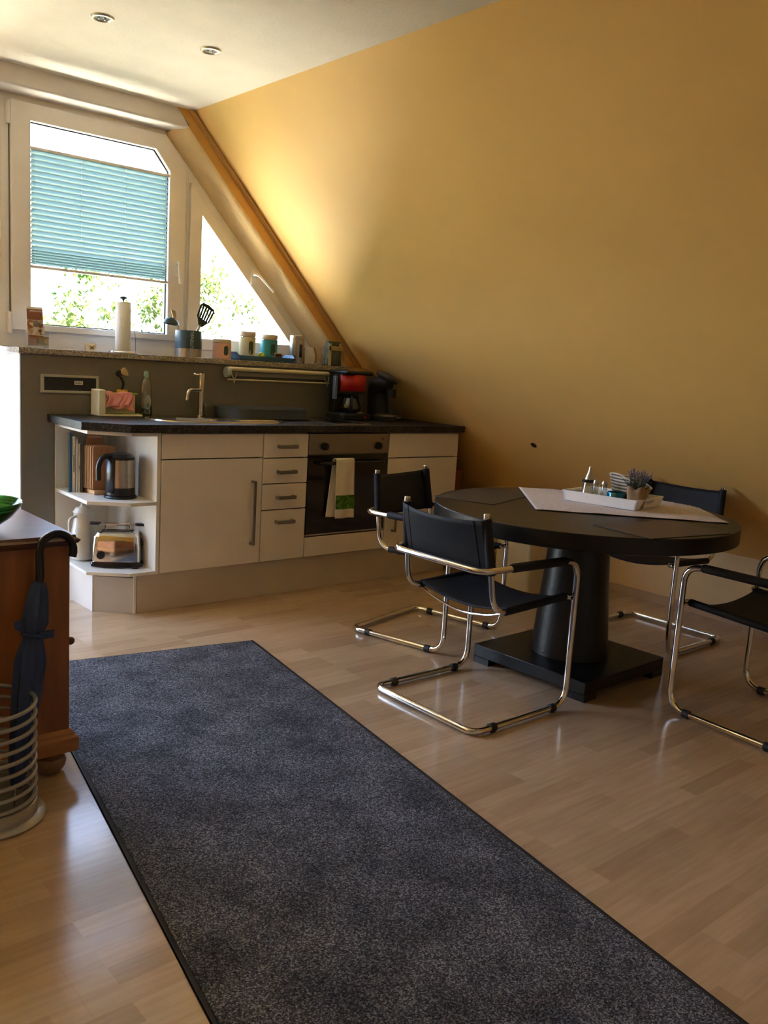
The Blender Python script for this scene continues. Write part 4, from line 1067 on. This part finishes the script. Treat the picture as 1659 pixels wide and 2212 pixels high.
# white serving tray
tO = Vector((1.37, -1.83)); ta = 1.728
tray = thing('white_serving_tray', (0, 0, 0), 'white wooden tray with hand slots on the lilac cloth', 'tray')
tl, tw_ = .35, .27
ctr = tO + Vector((cos(ta), sin(ta))) * tl / 2 + Vector((cos(ta - pi / 2), sin(ta - pi / 2))) * tw_ / 2
tray.location = (ctr.x, ctr.y, TZ + .0065); tray.rotation_euler = (0, 0, ta)
tray_mesh(tray, M('white lacquer', (.90, .90, .95), .35), tl, tw_, .047, .014, (.42, .78, .045, 1.0), thick=.008)
IZ = TZ + .012
def onT(a, b): # a along long side from corner, b across
    p = tO + Vector((cos(ta), sin(ta))) * a + Vector((cos(ta - pi / 2), sin(ta - pi / 2))) * b
    return (p.x, p.y, IZ)
sg = thing('sugar_dispenser', (1.392, -1.555, IZ), 'conical glass sugar dispenser with steel pour spout on the tray', 'dispenser')
MB().lathe([(.001, .001), (.036, .001), (.038, .006), (.024, .078), (.022, .084)], caps=False).build('glass_body', clear_gl, sg)
MB().lathe([(.001, .004), (.034, .004), (.031, .028), (.001, .030)]).build('sugar', M('white sugar', (.80, .70, .55), .9), sg)
MB().lathe([(.024, .083), (.031, .086), (.032, .092), (.028, .098), (.001, .098)]).build('collar', black_pl, sg)
mb = MB(); mb.loft([[(.020 * cos(a), .020 * sin(a), .097) for a in [2 * pi * k / 24 for k in range(24)]], [(.004 + .009 * cos(a), .009 * sin(a), .138) for a in [2 * pi * k / 24 for k in range(24)]], [(.005 + .007 * cos(a), .007 * sin(a), .150 - .008 * cos(a)) for a in [2 * pi * k / 24 for k in range(24)]]])
mb.build('pour_spout', steel, sg)
def shaker(x, y, label):
    t = thing('glass_shaker', (x, y, IZ), label, 'shaker', 'salt and pepper shakers on the tray')
    MB().lathe([(.001, .001), (.018, .001), (.019, .004), (.0125, .078)], n=12, caps=False).build('glass_body', clear_gl, t)
    MB().lathe([(.001, .004), (.016, .004), (.0145, .030), (.001, .032)], n=12).build('seasoning', M('pale salt', (.62, .62, .6), .9), t)
    MB().lathe([(.0125, .076), (.0140, .080), (.0145, .090), (.010, .100), (.001, .102)], n=20).build('steel_cap', steel, t)
shaker(1.392, -1.597, 'glass shaker with steel cap beside the sugar dispenser')
shaker(1.404, -1.636, 'glass shaker with steel cap nearer the blue glass tealight')
bl = lathe_thing('blue_tealight_glass', (1.412, -1.700, IZ), 'iridescent blue tealight glass in front of the striped basket', 'tealight holder', [('glass_wall', [(.001, 0), (.040, 0), (.044, .012), (.044, .050), (.040, .058), (.038, .057), (.040, .046), (.038, .008), (.001, .006)], M('iridescent blue glass', (.01, .16, .33), .12, .6, mottle=.5, mscale=20, mcol=(.08, .16, .12)))])
# basket
bk = thing('rope_basket', (1.530, -1.690, IZ), 'striped grey and white soft rope basket standing on the tray', 'basket')
mb = MB()
def bkf(u, v):
    a = 2 * pi * u; r = .066 + .022 * v
    h = .010 + .100 * v * (1 + .24 * cos(a - 2.15) + .08 * cos(2 * a))
    k = 1 - .15 * v * (cos(2 * (a + .3)))
    return (r * cos(a) * k * 1.0, r * sin(a) * k * 1.1, h + .0035 * abs(sin(v * 9 * pi)))
mb.grid(bkf, 48, 40)
def strip_mat():
    mt = bpy.data.materials.new('striped rope'); mt.use_nodes = True; N, L = nodes(mt); b = N['Principled BSDF']
    tc = N.new('ShaderNodeTexCoord'); wv = N.new('ShaderNodeTexWave'); wv.bands_direction = 'Z'; wv.inputs['Scale'].default_value = 22; wv.inputs['Distortion'].default_value = .3
    L.new(tc.outputs['Object'], wv.inputs['Vector'])
    r = N.new('ShaderNodeValToRGB'); r.color_ramp.elements[0].position = .42; r.color_ramp.elements[1].position = .56
    r.color_ramp.elements[0].color = (.13, .115, .10, 1); r.color_ramp.elements[1].color = (.62, .56, .46, 1)
    L.new(wv.outputs['Fac'], r.inputs['Fac']); L.new(r.outputs['Color'], b.inputs['Base Color']); b.inputs['Roughness'].default_value = .9
    return mt
mb.build('basket_wall', strip_mat(), bk, solid=.006)
MB().lathe([(.001, .004), (.070, .004), (.072, .012), (.001, .012)], sy=1.1).build('basket_base', M('grey rope', (.3, .27, .22), .9), bk)
mb = MB(); mb.tube([Vector(bkf(k / 48, 1)) for k in range(48)], .004, 6, closed=True); mb.build('rim', M('white rope', (.62, .57, .48), .9), bk)
# potted lavender
pl = thing('potted_lavender', (1.432, -1.792, IZ), 'small lavender plant in a kraft paper wrapped pot on the tray', 'plant')
kraft = M('kraft paper', (.36, .235, .13), .8, mottle=.2, mscale=20, bump=.3, bscale=40)
mb = MB()
def kf(u, v):
    a = 2 * pi * u; r = .034 + .014 * v + .004 * sin(a * 5) * v
    z = .082 * v + (.018 * abs(sin(a * 2.5 + .6)) if v > .99 else 0) * 1.0
    return (r * cos(a), r * sin(a), z)
mb.grid(kf, 40, 8); mb.build('paper_wrap', kraft, pl, solid=.0015)
MB().lathe([(.001, .001), (.033, .001), (.042, .070), (.001, .070)]).build('inner_pot', M('dark soil', (.03, .02, .015), .9), pl)
MB().tube([(.0415 * cos(2 * pi * k / 30), .0415 * sin(2 * pi * k / 30), .034 + .002 * sin(k)) for k in range(30)], .0018, 6, closed=True).build('twine', M('jute twine', (.55, .42, .26), .9), pl)
random.seed(11)
stem = MB(); flo = MB(); lea = MB()
for i in range(44):
    a = random.uniform(0, 2 * pi); rr_ = random.uniform(.002, .03); tl_ = random.uniform(.045, .095); ln = random.uniform(.1, .8)
    b0 = Vector((rr_ * cos(a), rr_ * sin(a), .07)); b1 = b0 + Vector((cos(a) * ln * .05, sin(a) * ln * .05, tl_ * (1 - .25 * ln)))
    stem.tube([b0, (b0 + b1) / 2 + Vector((0, 0, .004)), b1], .0008, 4)
    if i % 2 == 0:
        for k in range(9):
            c = b1 + (b1 - b0).normalized() * (.004 * k - .012)
            for j in range(3):
                dd = Vector((random.uniform(-1, 1), random.uniform(-1, 1), .4)).normalized() * .0045
                flo.tube([c, c + dd], [.0020, .0008], 4)
    for k in range(7):
        t0 = b0.lerp(b1, random.uniform(.2, 1)); dd = Vector((random.uniform(-1, 1), random.uniform(-1, 1), random.uniform(.2, 1))).normalized() * .014
        lea.tube([t0, t0 + dd * .5, t0 + dd], [.0008, .0016, .0003], 4)
stem.build('stems', M('stem green', (.07, .09, .04), .7), pl)
flo.build('flower_spikes', M('lavender bloom', (.22, .19, .38), .8), pl)
lea.build('leaves', M('dusty green leaf', (.10, .13, .09), .7), pl)

# ------------------------------------------------------------ chairs
def make_chair(label):
    ch = thing('cantilever_chair', (0, 0, 0), label, 'chair', 'black leather cantilever chairs around the table')
    R = .0125; zb = R + .004
    loop = []
    for s in (-1, 1):
        pts = [(-.056, s * .281, zb), (.478, s * .276, zb), (.476, s * .276, .611), (-.042, s * .246, .608)]
        loop += pts if s == -1 else pts[::-1]
    MB().tube(fillet(loop, [.055, .085, .075, .065, .065, .075, .085, .055], 8, closed=True), R, 14, closed=True).build('tube_frame', chrome, ch)
    for s in (-1, 1):
        MB().tube(fillet([(-.004, s * .214, .800), (.026, s * .228, .60), (.050, s * .234, .436), (.470, s * .236, .456), (.476, s * .262, .456)], [0, .03, .085, .012, 0], 8), .011, 12).build('seat_tube', chrome, ch)
        MB().lathe([(.0118, -.012), (.0125, -.004), (.0125, .010), (.0105, .013), (.001, .0135)], (-.005, s * .2135, .800), 16).build('end_cap', chrome, ch)
        # arm pad
        mb = MB(); p0 = Vector((.105, s * .2546, .6105)); p1 = Vector((.405, s * .2720, .6125))
        mb.tube([p0, p0.lerp(p1, .03), p0.lerp(p1, .97), p1], [.014, .0175, .0175, .014], 14); mb.build('arm_pad', leather, ch)
        # clips
        for x, y in ((.395, .276), (-.0 + .045, .278)):
            mb = MB(); mb.cyl((x - .014, s * y, zb), (x + .014, s * y, zb), .0165, n=14); mb.box(x - .010, s * y - .010, .0, x + .010, s * y + .010, .012); mb.build('glide', rubber, ch)
        MB().sphere((.487, s * .262, .456), .011, 8, sx=.6).build('bolt_head', chrome, ch)
        mb = MB().cyl((.020, s * .2345, .600), (.024, s * .2345, .622), .016, n=12); mb.build('clamp', rubber, ch)
    MB().tube(fillet([(.12, -.232, .432), (.12, -.15, .402), (.12, 0, .378), (.12, .15, .402), (.12, .232, .432)], .08), .0045, 8).build('cross_rod', chrome, ch)
    # backrest leather: sling with sleeves
    def bf(u, v):
        z = .588 + .200 * v
        yh = .2285 - .014 * (v)
        xt = .027 - .0305 * v
        s = -1 + 2 * u
        sag = (.010 + .026 * v) * (1 - s * s)
        zz = z - .012 * (1 - s * s) * v
        return (xt - sag - .004 - .012 * v, s * (yh + .004), zz)
    mb = MB(); mb.grid(bf, 28, 10); bk_ = mb.build('backrest', leather, ch, solid=.005)
    for s in (-1, 1):
        MB().tube([(.0270, s * .2285, .588), (.012, s * .2215, .69), (-.004, s * .2145, .795)], .0180, 14).build('back_sleeve', leather, bk_)
        mb = MB(); mb.tube([Vector(bf(.5 + s * .40, k / 8)) + Vector((-.003, 0, 0)) for k in range(9)], .0016, 5); mb.build('seam', leather, bk_)
    def sf(u, v):
        x = .115 + .345 * u; s = -1 + 2 * v
        return (x, s * .2345, .448 + .006 * u - .035 * (1 - s * s) + .004)
    mb = MB(); mb.grid(sf, 12, 28); st_ = mb.build('seat', leather, ch, solid=.005)
    for s in (-1, 1):
        MB().tube([(.112, s * .2345, .4395), (.462, s * .236, .4555)], .0155, 14).build('seat_sleeve', leather, st_)
    return ch
def copy_tree(o, parent=None):
    c = o.copy(); COL.objects.link(c); c.parent = parent
    for chd in [x for x in bpy.data.objects if x.parent == o and x not in seen]: copy_tree(chd, c)
    return c
seen = set()
ch0 = make_chair('black leather and chrome cantilever chair nearest the camera, with its back to the rug')
poses = [((.313, -1.702), -.003, None),
         ((.966, -.730), -1.341, 'black leather cantilever chair between the oven and the table'),
         ((2.226, -1.565), 3.148, 'black leather cantilever chair on the far side of the table against the slope'),
         ((1.381, -2.732), 1.501, 'black leather cantilever chair cut off by the right edge of the photo')]
for (xy, rz, lb) in poses:
    o = ch0 if lb is None else copy_tree(ch0)
    o.location = (xy[0], xy[1], 0); o.rotation_euler = (0, 0, rz)
    if lb: o['label'] = lb

# ------------------------------------------------------------ chest at the left, bowl, umbrella stand
chs = thing('wooden_commode', (-1.45, -1.18, 0), 'reddish brown wooden commode with round bun feet at the left edge', 'commode')
cwd = M('stained cherry wood', (.42, .165, .065), .38, mottle=.35, mscale=14, stretch=(1, 1, .12), bump=.05, bscale=60)
cwd2 = M('orange pine moulding', (.56, .25, .10), .4, mottle=.3, mscale=20, stretch=(.1, .1, 1))
ctop = M('dark wood top', (.16, .075, .04), .28, mottle=.2, mscale=16, stretch=(.1, 1, 1))
X0, X1, Y0, Y1 = -.40, .427, -.275, .275
MB().box(X0, Y0, .12, X1, Y1, .732).build('body', cwd, chs, bevel=.003)
mb = MB()
def ringbox(e, z): return [(X0 - e, Y0 - e, z), (X1 + e, Y0 - e, z), (X1 + e, Y1 + e, z), (X0 - e, Y1 + e, z)]
mb.loft([ringbox(.0, .722), ringbox(.004, .730), ringbox(.018, .734), ringbox(.024, .744), ringbox(.014, .750), ringbox(.012, .758)]); mb.build('top_moulding', ctop, chs)
mb = MB(); mb.loft([ringbox(.018, .072), ringbox(.022, .085), ringbox(.022, .118), ringbox(.012, .124), ringbox(.012, .132), ringbox(.002, .142)]); mb.build('base_moulding', cwd2, chs)
for sx, sy in ((X0 + .05, Y0 + .04), (X1 - .048, Y0 + .035), (X0 + .05, Y1 - .04), (X1 - .048, Y1 - .04)):
    MB().lathe([(.018, 0), (.034, .004), (.046, .020), (.049, .036), (.044, .050), (.030, .058), (.034, .064), (.036, .072)], (sx, sy, 0), 32).build('bun_foot', cwd2 if False else M('brown bun foot', (.32, .19, .11), .4, mottle=.3, mscale=30), chs)
d = MB().box(X1, Y0 + .015, .155, X1 + .004, Y1 - .015, .715).build('door', cwd, chs, bevel=.001)
MB().sphere((X1 + .014, -.245, .415), .013, 8).build('knob', ctop, d)
gbw = thing('green_glass_bowl', (-1.250, -1.285, .7585), 'green glass bowl on top of the wooden commode', 'bowl')
prof = [(.001, .002), (.045, .002), (.075, .014), (.110, .040), (.134, .070), (.140, .084), (.137, .086), (.128, .072), (.104, .044), (.070, .020), (.001, .009)]
def bowl_mat():
    mt = bpy.data.materials.new('streaked green glass'); mt.use_nodes = True; N, L = nodes(mt); b = N['Principled BSDF']
    tc = N.new('ShaderNodeTexCoord'); mp = N.new('ShaderNodeMapping'); mp.inputs['Scale'].default_value = (2, 2, 60); L.new(tc.outputs['Object'], mp.inputs['Vector'])
    n = N.new('ShaderNodeTexNoise'); n.inputs['Scale'].default_value = 3; L.new(mp.outputs['Vector'], n.inputs['Vector'])
    r = N.new('ShaderNodeValToRGB'); r.color_ramp.elements[0].color = (.0, .07, .015, 1); r.color_ramp.elements[1].color = (.05, .42, .07, 1); r.color_ramp.elements[0].position = .35; r.color_ramp.elements[1].position = .7
    L.new(n.outputs['Fac'], r.inputs['Fac']); L.new(r.outputs['Color'], b.inputs['Base Color'])
    b.inputs['Roughness'].default_value = .08; b.inputs['Transmission Weight'].default_value = .35; b.inputs['IOR'].default_value = 1.3
    return mt
MB().lathe(prof, n=64, caps=True).build('bowl_wall', bowl_mat(), gbw)

SX, SY = -1.302, -1.606
us_ = thing('umbrella_stand', (SX, SY, 0), 'grey metal spiral umbrella stand in front of the commode', 'umbrella stand')
gm = M('silver grey lacquer', (.44, .44, .46), .32, .35)
MB().lathe([(.001, .001), (.142, .001), (.144, .006), (.138, .012), (.122, .016), (.121, .050), (.117, .052), (.116, .020), (.001, .014)], n=64).build('base_dish', gm, us_)
turns = 9.0; N_ = 9 * 44
pth = [(.1165 * cos(2 * pi * k / 44 + 2.6), .1165 * sin(2 * pi * k / 44 + 2.6), .050 + .300 * k / N_) for k in range(N_ + 1)]
MB().tube(pth, .0058, 10).build('spiral_coil', gm, us_)
# umbrella
um = thing('blue_umbrella', (-1.245, -1.62, .02), 'furled dark blue umbrella with curved handle in the spiral stand', 'umbrella')
navy = M('navy umbrella fabric', (.035, .07, .22), .6, mottle=.3, mscale=30, stretch=(1, 1, .1))
ub = Vector((0, 0, 0)); ut = Vector((-1.130, -1.507, .655)) - Vector((-1.245, -1.62, .02))
dirv = (ut - ub).normalized()
hk = Vector((-1.079, -1.50, .715)) - Vector((-1.245, -1.62, .02))
hook = [ut]
base_h = Vector((-1.130, -1.502, .70)) - Vector((-1.245, -1.62, .02))
cH = Vector((-1.080, -1.500, .718)) - Vector((-1.245, -1.62, .02))
for k in range(15):
    a = pi - (pi + .35) * k / 14
    hook.append(cH + Vector((.050 * cos(a), 0, .054 * sin(a))))
MB().tube([ut - dirv * .10] + hook, .0115, 14).build('curved_handle', M('dark handle', (.010, .014, .030), .4), um)
def fold(t_, k, n=30):
    # pleated cross-section
    prof_r = [(0.0, .014), (.10, .030), (.45, .042), (.62, .046), (.74, .026), (.80, .040), (.93, .030), (.97, .024), (1.0, .018)]
    for i in range(len(prof_r) - 1):
        if prof_r[i][0] <= t_ <= prof_r[i + 1][0]:
            f_ = (t_ - prof_r[i][0]) / (prof_r[i + 1][0] - prof_r[i][0]); r = prof_r[i][1] * (1 - f_) + prof_r[i + 1][1] * f_
    a = 2 * pi * k / n
    r *= 1 + .20 * sin(8 * a + t_ * 3)
    return r * cos(a), r * sin(a)
e_a = Vector((1, 0, 0)); e_a = (e_a - dirv * e_a.dot(dirv)).normalized(); e_b = dirv.cross(e_a)
Lf = (ut - ub).length - .02
rings = []
for i in range(26):
    t_ = i / 25
    c = ub + dirv * (.05 + (Lf - .05) * t_)
    rings.append([c + e_a * fold(t_, k)[0] * .85 + e_b * fold(t_, k)[1] * .62 for k in range(30)])
MB().loft(rings).build('canopy', navy, um, angle=80)
c = ub + dirv * (.05 + (Lf - .05) * .74)
mb = MB(); mb.tube([c + e_a * .030 * cos(2 * pi * k / 20) + e_b * .024 * sin(2 * pi * k / 20) for k in range(20)], .006, 6, closed=True); mb.box(c.x + .01, c.y - .022, c.z - .010, c.x + .052, c.y - .014, c.z + .012)
mb.build('strap', navy, um)
MB().loft([[c + e_a * (-.02) + Vector((0, 0, .05)), c + e_a * (-.02) + Vector((0, -.004, .0)), c + e_a * (-.022) + Vector((0, .004, .02))], [c + e_a * (-.055) + Vector((0, 0, .035)), c + e_a * (-.052) + Vector((0, -.003, .015)), c + e_a * (-.050) + Vector((0, .003, .03))]]).build('loose_flap', navy, um)
MB().tube([ub, ub + dirv * .08], .004, 8).build('ferrule', chrome, um)
g2 = thing('grey_umbrella', (-1.352, -1.60, .02), 'furled grey umbrella in the spiral stand at the photo edge', 'umbrella')
rings = []
d2 = Vector((-.10, -.02, 1)).normalized()
for i in range(16):
    t_ = i / 15; r = .018 + .030 * sin(pi * min(1, t_ * 1.05)) 
    c = d2 * (.08 + .50 * t_)
    rings.append([c + Vector((r * (1 + .15 * sin(7 * 2 * pi * k / 28)) * cos(2 * pi * k / 28) * 1.05, r * (1 + .15 * sin(7 * 2 * pi * k / 28)) * sin(2 * pi * k / 28) * .8, 0)) for k in range(28)])
MB().loft(rings).build('canopy', M('grey umbrella fabric', (.13, .125, .15), .7, mottle=.3, mscale=25), g2, angle=80)
MB().tube([(0, 0, 0), tuple(d2 * .70)], .005, 8).build('shaft', steel_d, g2)
g3 = thing('white_paper_tube', (-1.338, -1.672, .018), 'rolled white paper standing in the spiral stand', 'paper roll')
MB().lathe([(.018, 0), (.022, .0), (.022, .20), (.018, .20)], n=20, caps=False, mat=Matrix.Rotation(RD(-4), 4, 'Y')).build('paper_roll', M('rolled paper', (.62, .62, .62), .8), g3)

# ------------------------------------------------------------ outside: terrace, added dark deck, lawn, shrubs
struct(MB().box(-0.8, 1.0, -.25, 6, 3.7, -.05).build('ground_1', M('pale terrace stone', (.66, .62, .54), .8, mottle=.1)))
struct(MB().box(-6, 1.0, -.25, -0.81, 3.7, -.05).build('ground_3', M('added bounce cutting deck', (.10, .08, .065), .8, mottle=.2)))  # unseen, added dark so less light bounces in through the door
struct(MB().box(-60, 3.72, -3.2, 60, 80, -3.0).build('ground_2', M('dark lawn', (.045, .055, .03), .9, mottle=.3, mscale=1.5)))
leaf = bpy.data.materials.new('sunlit leaf'); leaf.use_nodes = True
N, L = nodes(leaf); N.remove(N['Principled BSDF'])
dd_ = N.new('ShaderNodeBsdfDiffuse'); tt_ = N.new('ShaderNodeBsdfTranslucent'); oi = N.new('ShaderNodeTexCoord'); nz_ = N.new('ShaderNodeTexNoise'); nz_.inputs['Scale'].default_value = 1.2
L.new(oi.outputs['Object'], nz_.inputs['Vector'])
cr_ = N.new('ShaderNodeValToRGB'); cr_.color_ramp.elements[0].color = (.05, .10, .02, 1); cr_.color_ramp.elements[1].color = (.14, .16, .05, 1); cr_.color_ramp.elements[0].position = .35; cr_.color_ramp.elements[1].position = .65
L.new(nz_.outputs['Fac'], cr_.inputs['Fac']); L.new(cr_.outputs['Color'], dd_.inputs['Color']); L.new(cr_.outputs['Color'], tt_.inputs['Color'])
ms_ = N.new('ShaderNodeMixShader'); L.new(dd_.outputs[0], ms_.inputs[1]); L.new(tt_.outputs[0], ms_.inputs[2]); L.new(ms_.outputs[0], N['Material Output'].inputs['Surface'])
bark = M('grey bark', (.16, .12, .09), .9, bump=.5, bscale=20)
def tree(x, y, zc, r, n, label, seed):
    random.seed(seed)
    t = thing('garden_tree', (x, y, -3.0), label, 'tree', 'trees in the garden beyond the window')
    MB().tube([(0, 0, 0), (.05, 0, (zc + 3) * .5), (0, .05, zc + 3)], [.14, .10, .04], 10).build('trunk', bark, t)
    vs = []; fs = []
    cl_ = [(random.gauss(0, .45), random.gauss(0, .45), random.gauss(0, .4)) for _ in range(26)]
    for i in range(n):
        c = random.choice(cl_); p = Vector((c[0], c[1], c[2])) * r * 1.0 + Vector((random.gauss(0, 1), random.gauss(0, 1), random.gauss(0, 1))) * r * .13 + Vector((0, 0, zc + 3))
        s = random.uniform(.05, .10)
        e = Matrix.Rotation(random.uniform(0, 6.28), 3, 'Z') @ Matrix.Rotation(random.uniform(-1, 1), 3, 'X')
        k = len(vs)
        vs += [p + e @ Vector(q) * s for q in ((0, -1, 0), (.45, -.1, .08), (0, 1.1, 0), (-.45, -.1, .08))]
        fs.append((k, k + 1, k + 2, k + 3))
    MB().faces(vs, fs).build('foliage', leaf, t, smooth=False)
tree(3.0, 9.0, 1.3, 1.15, 1900, 'leafy garden tree seen low through the casement window', 1)
tree(7.4, 13.5, 2.6, 1.6, 2600, 'leafy garden tree seen through the upper triangular window', 2)
tree(8.0, 8.6, 1.1, 1.1, 900, 'leafy garden tree seen low in the triangular window', 3)
tree(0.3, 7.6, 1.3, 0.9, 1400, 'small garden tree left in the casement window', 4)
